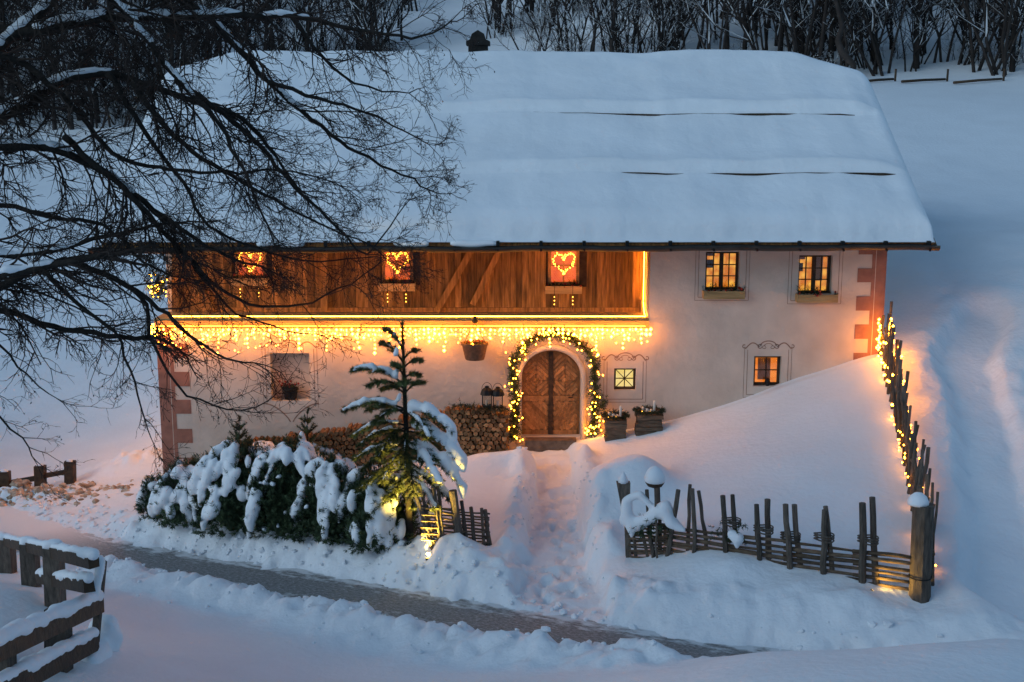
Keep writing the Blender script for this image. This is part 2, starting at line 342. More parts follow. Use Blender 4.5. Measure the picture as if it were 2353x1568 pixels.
rc_ = random.Random(13); cl = MB(); pts_ = []
for i in range(1500):
    k = rc_.randrange(12, len(RL)-14); t_ = (RL[k+1]-RL[k]); n_ = Vector((-t_.y, t_.x, 0)).normalized(); sgn = rc_.choice((-1, 1)); dd = rc_.choice((1.0, 1.2, 1.5))*abs(rc_.gauss(0,.42)) + .75; p = RL[k] + n_*sgn*dd
    if sgn > 0 and abs(p.x-.9) < .8 and dd > 1.2: continue
    if sgn < 0 and p.x > 2.5: continue
    if sgn > 0 and p.x > 1.8 and (rc_.random() < .8 or dd > 1.3): continue
    pts_.append((p.x, p.y, rc_.choice((.018,.025,.03,.045,.06))*rc_.uniform(.7,1.3)))
for i in range(150):
    y_ = -1.2-6.6*rc_.random(); pts_.append((.9+rc_.choice((-1,1))*abs(rc_.gauss(.62,.16)), y_, rc_.uniform(.015,.04)))
hz_ = H(np.array([p[0] for p in pts_]), np.array([p[1] for p in pts_]))
for (x_, y_, r_), z_ in zip(pts_, hz_): cl.ico((x_, y_, z_+r_*.25), r_, 1, (rc_.uniform(.8,1.4), rc_.uniform(.8,1.3), rc_.uniform(.6,1)), .22, rc_)
clo = cl.build('snow_clods', M['snow']); clo['kind'] = 'stuff'; tag(clo, 'crumbled clods of ploughed snow along the lane and path', 'snow clods')
cl = MB(); pts_ = [(rc_.gauss(-12.2,1.5), 0, rc_.choice((.03,.05,.07,.1))*rc_.uniform(.6,1.3)) for i in range(420)]; pts_ = [(x_, .75-(x_+12)*.28+rc_.gauss(0,.42), r_) for x_, y_, r_ in pts_]
hz_ = H(np.array([p[0] for p in pts_]), np.array([p[1] for p in pts_]))
for (x_, y_, r_), z_ in zip(pts_, hz_): cl.ico((x_, y_, z_+r_*.1), r_, 1, (rc_.uniform(.8,1.5), rc_.uniform(.8,1.3), rc_.uniform(.6,1)), .28, rc_)
clo = cl.build('dirty_snow_clods', mat('dirty_snow', (.52, .40, .30), .85, .6, 6, .5, 12, dark=(.20,.13,.08))); clo['kind'] = 'stuff'; tag(clo, 'brown dirty snow clods on the bank below the small lane fence', 'snow clods')
# the gritted lane: a sheet just above the packed snow
def road_material():
    m = bpy.data.materials.new('gritted_lane'); m.use_nodes = True; t = m.node_tree; b = t.nodes['Principled BSDF']; b.inputs['Roughness'].default_value = .75
    tc = t.nodes.new('ShaderNodeTexCoord'); mp = t.nodes.new('ShaderNodeMapping'); mp.inputs['Scale'].default_value = (4.5, 7, 1); t.links.new(tc.outputs['UV'], mp.inputs[0])
    n = t.nodes.new('ShaderNodeTexNoise'); n.inputs['Scale'].default_value = 2.6; n.inputs['Detail'].default_value = 9; n.inputs['Roughness'].default_value = .8; t.links.new(mp.outputs[0], n.inputs['Vector'])
    r = t.nodes.new('ShaderNodeValToRGB'); e = r.color_ramp.elements; e[0].position = .35; e[0].color = (.10, .092, .085, 1); e[1].position = .66; e[1].color = (.46, .45, .45, 1)
    k = e.new(.50); k.color = (.235, .215, .205, 1); t.links.new(n.outputs['Fac'], r.inputs['Fac'])
    sp = t.nodes.new('ShaderNodeSeparateXYZ'); t.links.new(tc.outputs['UV'], sp.inputs[0])
    def math_(op, a_, b_=None, c_=None):
        q = t.nodes.new('ShaderNodeMath'); q.operation = op
        for i_, v_ in enumerate((a_, b_, c_)):
            if v_ is None: continue
            if hasattr(v_, 'is_linked'): t.links.new(v_, q.inputs[i_])
            else: q.inputs[i_].default_value = v_
        return q.outputs[0]
    mp2 = t.nodes.new('ShaderNodeMapping'); mp2.inputs['Scale'].default_value = (1.1, 2.2, 1); t.links.new(tc.outputs['UV'], mp2.inputs[0])
    n2 = t.nodes.new('ShaderNodeTexNoise'); n2.inputs['Scale'].default_value = 2.2; n2.inputs['Detail'].default_value = 7; n2.inputs['Roughness'].default_value = .65; t.links.new(mp2.outputs[0], n2.inputs['Vector'])
    edge = math_('ABSOLUTE', math_('SUBTRACT', sp.outputs[1], 1.02)); mess = math_('MULTIPLY', math_('SUBTRACT', n2.outputs['Fac'], .5), 2.4)
    ef = t.nodes.new('ShaderNodeMapRange'); ef.inputs['From Min'].default_value = .55; ef.inputs['From Max'].default_value = .95; t.links.new(math_('ADD', edge, mess), ef.inputs['Value'])
    mr = t.nodes.new('ShaderNodeMapRange'); mr.inputs['From Min'].default_value = 8.0; mr.inputs['From Max'].default_value = 11.0; mr.inputs['To Min'].default_value = 1; mr.inputs['To Max'].default_value = 0; t.links.new(sp.outputs[0], mr.inputs['Value'])
    mx = t.nodes.new('ShaderNodeMix'); mx.data_type = 'RGBA'; mx.inputs['B'].default_value = (.78, .78, .79, 1); t.links.new(math_('MAXIMUM', mr.outputs[0], math_('MULTIPLY', ef.outputs[0], .85)), mx.inputs['Factor']); t.links.new(r.outputs[0], mx.inputs['A']); t.links.new(mx.outputs['Result'], b.inputs['Base Color'])
    bp = t.nodes.new('ShaderNodeBump'); bp.inputs['Strength'].default_value = .35; bp.inputs['Distance'].default_value = .02; t.links.new(n.outputs['Fac'], bp.inputs['Height']); t.links.new(bp.outputs[0], b.inputs['Normal'])
    return m
rs = [];  acc = [0.0]
for i in range(len(RL)):
    t_ = (RL[min(i+1, len(RL)-1)] - RL[max(i-1, 0)]); n_ = Vector((-t_.y, t_.x, 0)).normalized(); rs.append([RL[i] + n_*s for s in np.linspace(-RW*1.02, RW*1.02, 12)])
    if i: acc.append(acc[-1] + (RL[i]-RL[i-1]).length)
rx = np.array([[p.x for p in r_] for r_ in rs]); ry = np.array([[p.y for p in r_] for r_ in rs])
rz = np.array([[p.z for p in r_] for r_ in rs]) + .022
me = grid_mesh('lane', rx, ry, rz, road_material())
uv = me.uv_layers.new(name='UVMap'); li = np.zeros(len(me.loops), dtype=np.int32); me.loops.foreach_get('vertex_index', li)
UV = np.stack([np.repeat(np.array(acc), 12), np.tile(np.linspace(0, 2.04, 12), len(RL))], -1)[li]; uv.data.foreach_set('uv', UV.astype(np.float32).ravel())
road = link('lane', me); road['kind'] = 'structure'
# ================================================================ the house
rnd = random.Random(11)
house = thing('farmhouse', (0, 0, -1.2), 'long white plastered farmhouse with timber gallery under a snow-laden half-hipped roof', 'house')
ZL = 2.78                                            # top of the lower wall under the gallery
XG = W(1493, 650, 0).x                               # right end of the gallery recess
def rect_at(u0, v0, u1, v1, Y=0.0):
    a = W(u0, (v0+v1)/2, Y); b = W(u1, (v0+v1)/2, Y); zt = W((u0+u1)/2, v0, Y).z; zb = W((u0+u1)/2, v1, Y).z
    return a.x, b.x, zb, zt
WIN_A = rect_at(1621, 579, 1699, 668); WIN_B = rect_at(1835, 587, 1912, 676)
WIN_C = rect_at(1411, 847, 1461, 897); WIN_D = rect_at(1732, 819, 1795, 888); NICHE = rect_at(622, 812, 712, 921)
DX0, DX1 = W(1201, 950, 0).x, W(1331, 950, 0).x; DZ0 = W(1265, 1004, 0).z; DZT = W(1265, 807, 0).z; DCX = (DX0+DX1)/2; DR = (DX1-DX0)/2; DSP = DZT - DR*.93
def arch(cx, z0, zs, r, n=18, k=.93, foot=True):
    p = [(cx-r, z0)] if foot else []
    p += [(cx + r*math.cos(math.pi - math.pi*i/n), zs + r*k*math.sin(math.pi*i/n)) for i in range(n+1)]
    return p + ([(cx+r, z0)] if foot else [])
def rect(x0, x1, z0, z1): return [(x0,z0), (x0,z1), (x1,z1), (x1,z0)]
def plate(name, outline, holes, y0, y1, m, parent):  # flat plate in the xz plane with holes, from y0 to y1
    cu = bpy.data.curves.new(name, 'CURVE'); cu.dimensions = '2D'; cu.fill_mode = 'BOTH'; cu.extrude = (y1-y0)/2
    for pl in [outline] + holes:
        s = cu.splines.new('POLY'); s.points.add(len(pl)-1); s.use_cyclic_u = True
        for i, (x, z) in enumerate(pl): s.points[i].co = (x, z, 0, 1)
    o = bpy.data.objects.new('tmp', cu); col.objects.link(o); dg = bpy.context.evaluated_depsgraph_get()
    me = bpy.data.meshes.new_from_object(o.evaluated_get(dg)); bpy.data.objects.remove(o); bpy.data.curves.remove(cu)
    me.transform(Matrix.Translation((0, (y0+y1)/2, 0)) @ Matrix.Rotation(math.pi/2, 4, 'X')); me.name = name
    me.materials.clear(); me.materials.append(m)
    return link(name, me, parent)
front = plate('front_wall', [(XL,-2.6), (XL,ZL-.05), (XG,ZL-.05), (XG,5.05), (XR,5.05), (XR,-2.6)],
              [rect(*WIN_A), rect(*WIN_B), rect(*WIN_C), rect(*WIN_D), rect(*NICHE), arch(DCX, DZ0, DSP, DR+.03)], 0, .5, M['plaster'], house)
mb = MB().box(XG, XG+.5, .502, 1.3, ZL-.05, 5.1); mb.build('recess_wall', M['plaster'], house)
def gable(x0, x1, z1):
    return MB().add([(x,y,z) for x in (x0,x1) for y, z in ((.504,-2.6), (.504,4.9), (5.5,z1), (HB,4.9), (HB,-2.6))], [(0,1,2,3,4), (9,8,7,6,5), (0,5,6,1), (1,6,7,2), (2,7,8,3), (3,8,9,4), (4,9,5,0)])
gable(XR-.5, XR, 8.1).build('end_wall', M['plaster'], house)
MB().add([(x,y,z) for x in (XL,XL+.4) for y, z in ((.504,-2.6), (.504,ZL-.05), (1.1,ZL-.05), (1.1,5.0), (5.5,8.0), (HB,4.9), (HB,-2.6))],
         [(0,1,2,3,4,5,6), (13,12,11,10,9,8,7), (0,7,8,1), (1,8,9,2), (2,9,10,3), (3,10,11,4), (4,11,12,5), (5,12,13,6), (6,13,7,0)]).build('end_wall', M['plaster'], house)
MB().box(XL+.4, XR-.5, HB-.4, HB, -2.6, 4.9).build('back_wall', M['plaster'], house)
MB().box(XL+.42, XR-.52, .52, HB-.42, 2.5, 2.62).build('upper_floor', M['darkwood'], house)
# painted quoins
def quoins(side):
    q = MB()
    if side < 0:
        x0 = XL - .004; xb = W(405, 950, 0).x; xk = W(437, 900, 0).x; spans = [(790,822), (855,888), (919,951), (986,1018), (1052,1084)]
        z0, z1 = -2.4, W(380, 742, 0).z
        band = (x0, xb); blk = (xb + .002, xk)
    else:
        x1 = XR + .004; xb = W(2000, 680, 0).x; xk = W(1968, 680, 0).x; spans = [(560,585), (617,649), (681,714), (746,779), (811,843)]
        z0, z1 = -1.0, 4.8; band = (xb, x1); blk = (xk, xb - .002)
    b = link('quoin_band', MB().box(band[0], band[1], -.012, .10, z0, z1).mesh('quoin_band', M['quoin']), house)
    e = xb + (-.10 if side < 0 else .08); link('painted_line', MB().box(e, e+.012, -.016, -.012, z0, z1).mesh('painted_line', M['plaster']), b)
    for va, vb in spans:
        um = 420 if side < 0 else 1985
        link('quoin', MB().box(blk[0], blk[1], -.012, .05, W(um, vb, 0).z, W(um, va, 0).z).mesh('quoin', M['quoin']), house)
quoins(-1); quoins(1)
# gallery: ledge, boards, braces
led = link('ledge', MB().box(XL-.02, XG-.003, -.03, 1.0, ZL-.048, ZL-.004).mesh('ledge', M['beamwood']), house)
for k in range(4):
    link('ledge_plank', MB().box(XL-.03, XG-.006, -.04+.262*k, -.04+.262*k+.254, ZL-.002, ZL+.03+.004*(k % 2)).mesh('ledge_plank', M['beamwood']), led)
link('ledge_beam', MB().box(XL-.01, XG-.004, -.10, -.034, ZL-.16, ZL-.006).mesh('ledge_beam', M['beamwood']), house)
gal = link('gallery_wall', MB().box(XL+.25, XG-.004, 1.06, 1.12, ZL-.04, 5.6).mesh('gallery_wall', M['darkwood']), house)
GW = [rect_at(540, 560, 612, 640, 1.0), rect_at(877, 560, 949, 650, 1.0), rect_at(1259, 565, 1331, 655, 1.0)]
x = XL+.27
while x < XG-.03:
    wd = rnd.choice((.11, .14, .17, .2)) ; x1 = min(x+wd, XG-.006); y = 1.0 + rnd.uniform(0, .022); z0, z1 = ZL+.045, 5.5
    spans = [(z0, z1)]
    for wx0, wx1, wz0, wz1 in GW:
        if x1 > wx0-.02 and x < wx1+.02: spans = [(z0, wz0-.05), (wz1+.05, z1)]
    for a, b in spans:
        if x1-x > .02: link('board', MB().box(x+.004, x1-.004, y, 1.055, a, b).mesh('board', M['board']), gal)
    x = x1
link('base_rail', MB().box(XL+.3, XG-.01, .955, .995, ZL+.036, ZL+.14).mesh('base_rail', M['board']), gal)
for (u0, v0, u1, v1, s) in ((428,600,488,714,.13), (746,560,746,714,.16), (1085,572,1003,716,.15), (1150,572,1086,700,.14), (404,560,404,716,.17), (1482,690,1482,722,.2)):
    link('brace', MB().beam(W(u0, v0, .9), W(u1, v1, .9), s, .11).mesh('brace', M['beamwood' if v1-v0 < 40 else 'board']), house)
# windows
def lattice_window(rc, y, nx, ny, rm, split, parent=house, frame=M['darkwood'], fw=.055, diag=False, deep=.35, over=.15):
    x0, x1, z0, z1 = rc
    wn = link('window', MB().box(x0, x0+fw, y, y+.07, z0, z1).box(x1-fw, x1, y, y+.07, z0, z1).box(x0+fw, x1-fw, y, y+.07, z0, z0+fw).box(x0+fw, x1-fw, y, y+.07, z1-fw, z1).mesh('window', frame), parent)
    ix0, ix1, iz0, iz1 = x0+fw, x1-fw, z0+fw, z1-fw
    sashes = [(ix0, (ix0+ix1)/2-.025), ((ix0+ix1)/2+.025, ix1)] if split else [(ix0, ix1)]
    if split: link('mullion', MB().box((ix0+ix1)/2-.045, (ix0+ix1)/2+.045, y-.012, y+.05, iz0, iz1).mesh('mullion', frame), wn)
    for a, b in sashes:
        for i in range(nx):
            for j in range(ny):
                px0 = a + (b-a)*i/nx; px1 = a + (b-a)*(i+1)/nx; pz0 = iz0 + (iz1-iz0)*j/ny; pz1 = iz0 + (iz1-iz0)*(j+1)/ny
                link('pane', MB().box(px0+.004, px1-.004, y+.03, y+.036, pz0+.004, pz1-.004).mesh('pane', M['glass']), wn)
        if diag:
            mm = MB(); cx_, cz_ = (a+b)/2, (iz0+iz1)/2
            for s in (-1, 1):
                mm.beam((a, y+.012, cz_+s*(iz1-cz_)), (b, y+.012, cz_-s*(iz1-cz_)), .018, .02)
            mm.box(cx_-.012, cx_+.012, y+.016, y+.03, iz0, iz1); mm.box(a, b, y+.0165, y+.0295, cz_-.012, cz_+.012)
            mm.build('glazing_bar', frame, wn)
        else:
            for i in range(1, nx): link('glazing_bar', MB().box(a+(b-a)*i/nx-.011, a+(b-a)*i/nx+.011, y+.012, y+.055, iz0, iz1).mesh('glazing_bar', frame), wn)
            for j in range(1, ny): link('glazing_bar', MB().box(a, b, y+.014, y+.053, iz0+(iz1-iz0)*j/ny-.011, iz0+(iz1-iz0)*j/ny+.011).mesh('glazing_bar', frame), wn)
    link('lit_room', MB().box(x0-over, x1+over, y+deep, y+deep+.018, z0-over, z1+over).mesh('lit_room', rm), wn)
    return wn
wa = lattice_window(WIN_A, .16, 2, 3, M['room_y'], True, deep=.9); wb = lattice_window(WIN_B, .16, 2, 3, M['room_y'], True, deep=.9)
for wn, rc in ((wa, WIN_A), (wb, WIN_B)):           # curtains and furniture seen inside
    x0, x1, z0, z1 = rc; d = x1-x0
    cm = MB()
    for k in range(12): cm.box(x0+d*(-.02+.012*k), x0+d*(-.02+.012*k+.011), .52+.02*(k % 2), .54+.02*(k % 2), z0, z1)
    if wn is wb:
        for k in range(22): cm.box(x0+d*(.62+.012*k), x0+d*(.62+.012*k+.011), .52+.02*(k % 2), .54+.02*(k % 2), z0+.25, z1)
    cm.build('curtain', M['curtain'], wn)
    link('picture', MB().box(x0+d*.18, x0+d*.42, .98, 1.0, z0+.42, z0+.62).mesh('picture', M['greywood']), wn)
    link('shelf', MB().box(x0+d*.05, x0+d*.45, .9, 1.0, z0+.72, z0+.78).mesh('shelf', M['doorwood']), wn)
wc = lattice_window(WIN_C, .10, 2, 2, M['room_w'], False, fw=.05, diag=True); wd_ = lattice_window(WIN_D, .14, 2, 2, M['room_o'], False, fw=.06)
x0, x1, z0, z1 = WIN_D; cm = MB(); 
for k in range(26): cm.box(x0+(x1-x0)*(.27+.018*k), x0+(x1-x0)*(.27+.018*k+.017), .40+.015*(k % 2), .412+.015*(k % 2), z0+.08, z1-.12)
cm.build('curtain', M['curtain'], wd_)
link('flower_pot', MB().lathe([(.04,0), (.07,.1), (.06,.12)], 8, ((x0+x1)/2+.02, .06, z0)).ico(((x0+x1)/2+.02, .06, z0+.14), .07, 1, (1,1,.7)).mesh('flower_pot', M['iron']), wd_)
for rc in GW:
    gw = lattice_window(rc, .985, 2, 2, M['room_r'], False, fw=.075, frame=M['doorwood'], deep=.052, over=-.04)
# niche back
nb = link('niche', MB().box(NICHE[0]-.05, NICHE[1]+.05, .36, .40, NICHE[2]-.05, NICHE[3]+.05).mesh('niche', M['plaster']), house)
# painted frames and scrolls round the openings
def ornament(rc, pad, top=True, heart=False, padb=None):
    x0, x1, z0, z1 = rc; padb = pad if padb is None else padb; y = -.004; m = MB()
    def strip(pts, wd):
        pts = [Vector((p[0], y, p[1])) for p in pts]; vs = []; n = len(pts)
        for i in range(n):
            t_ = pts[min(i+1, n-1)] - pts[max(i-1, 0)]; t_.normalize(); s = Vector((-t_.z, 0, t_.x)); vs += [pts[i]+s*wd/2, pts[i]-s*wd/2]
        k = len(vs); vs = vs + [q + Vector((0,.008,0)) for q in vs]
        m.add(vs, [(2*i, 2*i+1, 2*i+3, 2*i+2) for i in range(n-1)] + [(2*i, 2*i+2, k+2*i+2, k+2*i) for i in range(n-1)] + [(2*i+1, k+2*i+1, k+2*i+3, 2*i+3) for i in range(n-1)])
    for e, wd in ((pad, .013), (pad+.075, .010)):
        eb = padb + (e-pad)
        for a, b in (((x0-e, z0-eb), (x0-e, z1+e)), ((x1+e, z0-eb), (x1+e, z1+e)), ((x0-e, z0-eb), (x1+e, z0-eb))):
            if heart and a[1] == b[1]: continue
            strip([a, b], wd)
        if not top: strip([(x0-e, z1+e), (x1+e, z1+e)], wd)
    if top:
        cx_ = (x0+x1)/2; h = z1+pad+.05; hw = (x1-x0)/2+pad+.06
        for s in (-1, 1):
            strip([(cx_+s*(hw - hw*.62*t), h + .02 + .10*math.sin(math.pi*t)**1.2 - .05*(1-t)**3) for t in np.linspace(0, 1, 12)], .028)
            strip([(cx_+s*(hw+.03+.035*math.cos(a)), h+.03+.04*math.sin(a)) for a in np.linspace(-2.6, 2.4, 9)], .022)
            strip([(cx_+s*(.20+.05*math.cos(a)), h+.03+.05*math.sin(a)) for a in np.linspace(-3.1, 2.6, 10)], .022)
            strip([(cx_+s*(.10+.045*math.cos(a)), h+.01+.035*math.sin(a)) for a in np.linspace(-3.1, 2.6, 9)], .016)
        strip([(cx_+.19*math.cos(a), h+.04+.12*math.sin(a)) for a in np.linspace(0, math.pi, 14)], .024)
        strip([(cx_+.10*math.cos(a), h+.04+.06*math.sin(a)) for a in np.linspace(0, math.pi, 9)], .014)
    if heart:
        cx_ = (x0+x1)/2; zb = z0-padb
        for s in (-1, 1): strip([(cx_+s*(.03+.64*t), zb-.42 + .45*math.sin(t*math.pi/2)**.8) for t in np.linspace(0, 1, 14)], .03)
    m.build('painted_ornament', M['line'], house)
ornament(WIN_A, .16, False); ornament(WIN_B, .16, False); ornament(WIN_C, .17, padb=.22); ornament(WIN_D, .16, padb=.2); ornament(NICHE, .11, True, True, .1)
# door: stone surround, two leaves of chevron boards
sur = MB(); pa = arch(DCX, DZ0-.15, DSP, DR+.10, 22); sur.tube([(p[0], -.02, p[1]) for p in pa], .075, 8)
link('door_surround', sur.mesh('door_surround', M['plaster'], True), house)
door = plate('door', arch(DCX, DZ0, DSP, DR+.02), [], .24, .29, M['doorwood'], house)
def inside_arch(x, z): return DZ0+.04 < z and abs(x-DCX) < DR-.05 and (z < DSP or ((x-DCX)/(DR-.05))**2 + ((z-DSP)/(DR*.93-.05))**2 < 1)
def clip_board(a, b, n=60):
    pts = [(a[0]+(b[0]-a[0])*t, a[1]+(b[1]-a[1])*t) for t in np.linspace(0, 1, n)]; k = [inside_arch(*p) for p in pts]
    if not any(k): return None
    i = k.index(True); j = n-1-k[::-1].index(True); return (pts[i], pts[j]) if j-i > 4 else None
zmid = DZ0 + .92
for s in (-1, 1):
    xa, xb = (DCX-DR+.05, DCX-.06) if s < 0 else (DCX+.06, DCX+DR-.05); bw = .105
    for k in range(-8, 22):                          # lower panel: boards run down towards the meeting stile; upper: a sunburst of diamonds
        zc_ = DZ0 + k*bw*1.3
        a, b = ((xa, zc_+.5), (xb, zc_-.05)) if s < 0 else ((xa, zc_-.05), (xb, zc_+.5))
        pts = [(a[0]+(b[0]-a[0])*t, a[1]+(b[1]-a[1])*t) for t in np.linspace(0, 1, 40)]; ok = [p for p in pts if DZ0+.12 < p[1] < zmid-.07]
        if len(ok) > 5: link('door_board', MB().beam((ok[0][0], .225, ok[0][1]), (ok[-1][0], .225, ok[-1][1]), bw, .035).mesh('door_board', M['doorwood']), door)
    cx_, cz_ = (xa+xb)/2, zmid+.42
    for rr in (.13, .25, .36, .47, .6, .72):         # diamond pattern round a rosette
        for q in range(4):
            p = [(cx_, cz_+rr), (cx_+rr, cz_), (cx_, cz_-rr), (cx_-rr, cz_)]
            a, b = p[q], p[(q+1) % 4]
            pts = [(a[0]+(b[0]-a[0])*t, a[1]+(b[1]-a[1])*t) for t in np.linspace(.04, .96, 40)]
            ok = [p_ for p_ in pts if xa < p_[0] < xb and zmid+.06 < p_[1] and inside_arch(*p_)]
            if len(ok) > 4: link('door_board', MB().beam((ok[0][0], .225, ok[0][1]), (ok[-1][0], .225, ok[-1][1]), .072, .03).mesh('door_board', M['doorwood']), door)
    link('rosette', MB().lathe([(.075,0), (.07,.02), (.03,.035), (.02,.04)], 12).mesh('rosette', M['doorwood']), door, (cx_, .21, cz_)).rotation_euler = (math.pi/2, 0, 0)
    link('door_rail', MB().box(xa-.01, xb+.01, .195, .238, zmid-.075, zmid+.05).mesh('door_rail', M['doorwood']), door)
    link('door_rail', MB().box(xa, xb, .2, .238, DZ0+.01, DZ0+.12).mesh('door_rail', M['doorwood']), door)
link('meeting_stile', MB().box(DCX-.055, DCX+.055, .18, .238, DZ0+.01, DZT-.06).mesh('meeting_stile', M['darkwood']), door)
hd = MB().tube([(DCX+DR-.16,.235,zmid+.02), (DCX+DR-.16,.15,zmid+.02), (DCX+DR-.26,.14,zmid+.02)], .014, 6).box(DCX+DR-.19, DCX+DR-.13, .215, .238, zmid-.08, zmid+.1); hd.build('door_handle', M['iron'], door)
for k in range(1): link('door_step', MB().box(DCX-.62-.05*k, DCX+.60+.04*k, -.32-.26*k, -.02-.26*k+(.2 if k == 0 else -.006), DZ0-.45, DZ0-.01-.075*k).mesh('door_step', M['stone']), house)
# ---- roof: deck, snow, gutter, rafters, chimney
RX0, RX1, RY0, RY1, RIDGE = -9.35, 9.5, -1.12, 12.12, 5.5
SL = .617
def deck(x, y):
    z = np.minimum(4.77 + (y-RY0)*SL, 4.77 + (RY1-y)*SL)
    hip = np.minimum(8.24 + (RX1-x)*.33, 8.24 + (x-RX0)*.33); k = .07
    return -k*np.log(np.exp(-z/k) + np.exp(-hip/k))
def shell(name, nx, ny, top, bot, m, parent, x0, x1, y0, y1):
    xs = np.linspace(0, 1, nx); ys = np.linspace(0, 1, ny); xs = .5-.5*np.cos(np.pi*(.12+.76*xs)); xs = (xs-xs[0])/(xs[-1]-xs[0])
    gx, gy = np.meshgrid(x0+(x1-x0)*xs, y0+(y1-y0)*ys); T = top(gx, gy); B = bot(gx, gy); n = nx*ny
    V = np.concatenate([np.stack([gx, gy, T], -1).reshape(-1,3), np.stack([gx, gy, B], -1).reshape(-1,3)]); i = np.arange(n).reshape(ny, nx)
    F = list(map(tuple, np.stack([i[:-1,:-1], i[:-1,1:], i[1:,1:], i[1:,:-1]], -1).reshape(-1,4))); F += [(a+n, d+n, c_+n, b+n) for a, b, c_, d in F]
    loop = list(i[0]) + list(i[1:, -1]) + list(i[-1, :-1][::-1]) + list(i[1:-1, 0][::-1])
    for k in range(len(loop)): a = loop[k]; b = loop[(k+1) % len(loop)]; F.append((a, a+n, b+n, b))
    q = MB(); q.v = [tuple(p) for p in V]; q.f = [tuple(int(j) for j in f) for f in F]; return q.build(name, m, parent, True)
roof = shell('roof', 90, 80, deck, lambda x, y: deck(x, y)-.12, M['darkwood'], house, RX0+.08, RX1-.08, RY0+.06, RY1-.06)
G1, G2 = 2.88, .62                                    # y of the two snow-guard logs on the front slope
def snowtop(x, y):
    ed = np.minimum(np.minimum(x-RX0, RX1-x), np.minimum(y-RY0-.05-.10*fbm(x, x*0+2, .8, 3), RY1-y)); t = np.clip(ed/.36, 0, 1)
    th = (.42+.07*fbm(x, y*.3, 1.1, 3))*np.sqrt(np.clip(1-(1-t)**2, 0, 1))**.8 + .02
    wob = fbm(x*.5, y, .9, 3)*.07
    for gy_, a in ((G1, .27), (G2, .24)):
        yy = gy_ + .02*np.sin(x*.55) + vnoise(x*1.6, y*0+3)*.05
        fade = .7 + .3*ss(-3, 5, x)
        fade = fade*ss(RX1, RX1-.9, x)*ss(RX0, RX0+.9, x)
        th = th + a*fade*np.exp(-np.maximum(y-yy, 0)/.55)*ss(yy-.05, yy+.05, y) - .07*fade*np.exp(-np.maximum(yy-y, 0)/.35)*(1-ss(yy-.05, yy+.05, y))
    return deck(x, y) + th + wob*t + fbm(x, y, 4, 2)*.04*t
rsnow = shell('roof_snow', 220, 270, snowtop, lambda x, y: deck(x, y)+.003, M['roofsnow'], roof, RX0, RX1, RY0-.06, RY1)
for gy_, ua, ub in ((G1, 1180, 1962), (G2, 1380, 2058)):
    xa = W(ua, 258 if gy_ > 2 else 455, gy_).x; xb = W(ub, 258 if gy_ > 2 else 455, gy_).x
    xs = np.linspace(xa, xb, 24); yy = gy_ - .02 + .02*np.sin(xs*.55) + vnoise(xs*1.6, xs*0+3)*.05
    zz = snowtop(xs, yy-.13) - deck(xs, yy-.13); zz = np.convolve(np.pad(zz, 4, mode='edge'), np.ones(9)/9, 'valid') + deck(xs, yy-.13)
    link('snow_guard', MB().tube([(a, b-.045, c_+.03) for a, b, c_ in zip(xs, yy, zz)], [.006]+[.012+.026*(q_/21.)**.7 for q_ in range(22)]+[.01], 6).mesh('snow_guard', M['darkwood']), roof)
gz = 4.66
gut = MB(); n = 60
prof = [(.13*math.cos(a), .13*math.sin(a)) for a in np.linspace(math.pi, 2*math.pi, 9)]; prof += [(x_*.86, z_*.86) for x_, z_ in prof[::-1]]
xs = np.linspace(RX0-.12, RX1+.06, n); vs = []
for x_ in xs:
    dz = .012*math.sin(x_*1.7)+.006*math.sin(x_*5.1) + .004*x_
    vs += [(x_, RY0-.14+py, gz+dz+pz) for py, pz in prof]
k = len(prof); gut.add(vs, [(i*k+j, i*k+(j+1) % k, (i+1)*k+(j+1) % k, (i+1)*k+j) for i in range(n-1) for j in range(k)] + [tuple(range(k)), tuple(range((n-1)*k, n*k))[::-1]])
gutter = gut.build('gutter', M['metal'], roof, True)
for i in range(20):
    x_ = RX0+.35+i*.965; link('gutter_bracket', MB().beam((x_, RY0-.27, gz-.09), (x_, RY0+.1, gz+.13), .045, .03).box(x_-.035, x_+.035, RY0-.20, RY0-.08, gz+.0, gz+.12).mesh('gutter_bracket', M['iron']), gutter)
    link('rafter_tail', MB().beam((x_+.2, RY0+.12, 4.62), (x_+.2, .6, 4.62+(.6-RY0-.12)*SL), .12, .13, Vector((0,0,1))).mesh('rafter_tail', M['board']), roof)
link('fascia_board', MB().box(RX0+.1, RX1-.1, RY0+.02, RY0+.055, 4.60, 4.76).mesh('fascia_board', M['board']), roof)
for ua, ub in ((905, 985), (1035, 1140), (590, 700)):
    a = W(ua, 566, RY0-.14).x; b = W(ub, 566, RY0-.14).x; q = MB()
    xs = np.linspace(a, b, 14); q.tube([(x_, RY0-.16, gz+.055+.012*math.sin(x_*9)) for x_ in xs], [.03]+[.075+.015*math.sin(x_*5) for x_ in xs[1:-1]]+[.05], 7); link('gutter_snow', q.mesh('gutter_snow', M['snowlump'], True), gutter)
p = W(1099, 112, 6.4); q = MB().box(p.x-.27, p.x+.27, 6.1, 6.7, 8.2, p.z+.08); p.z += .10
ch = q.build('chimney', M['chimney'], roof)
link('chimney_cap', MB().add([(p.x+s_, y_, p.z-.02+h_) for y_ in (6.05, 6.75) for s_, h_ in ((-.33,0), (-.33,.10), (-.22,.15), (-.17,.30), (0,.40), (.17,.30), (.22,.15), (.33,.10), (.33,0))],
     [tuple(range(9))[::-1], tuple(range(9,18))] + [(i, (i+1) % 9, 9+(i+1) % 9, 9+i) for i in range(9)]).mesh('chimney_cap', M['chimney']), ch)
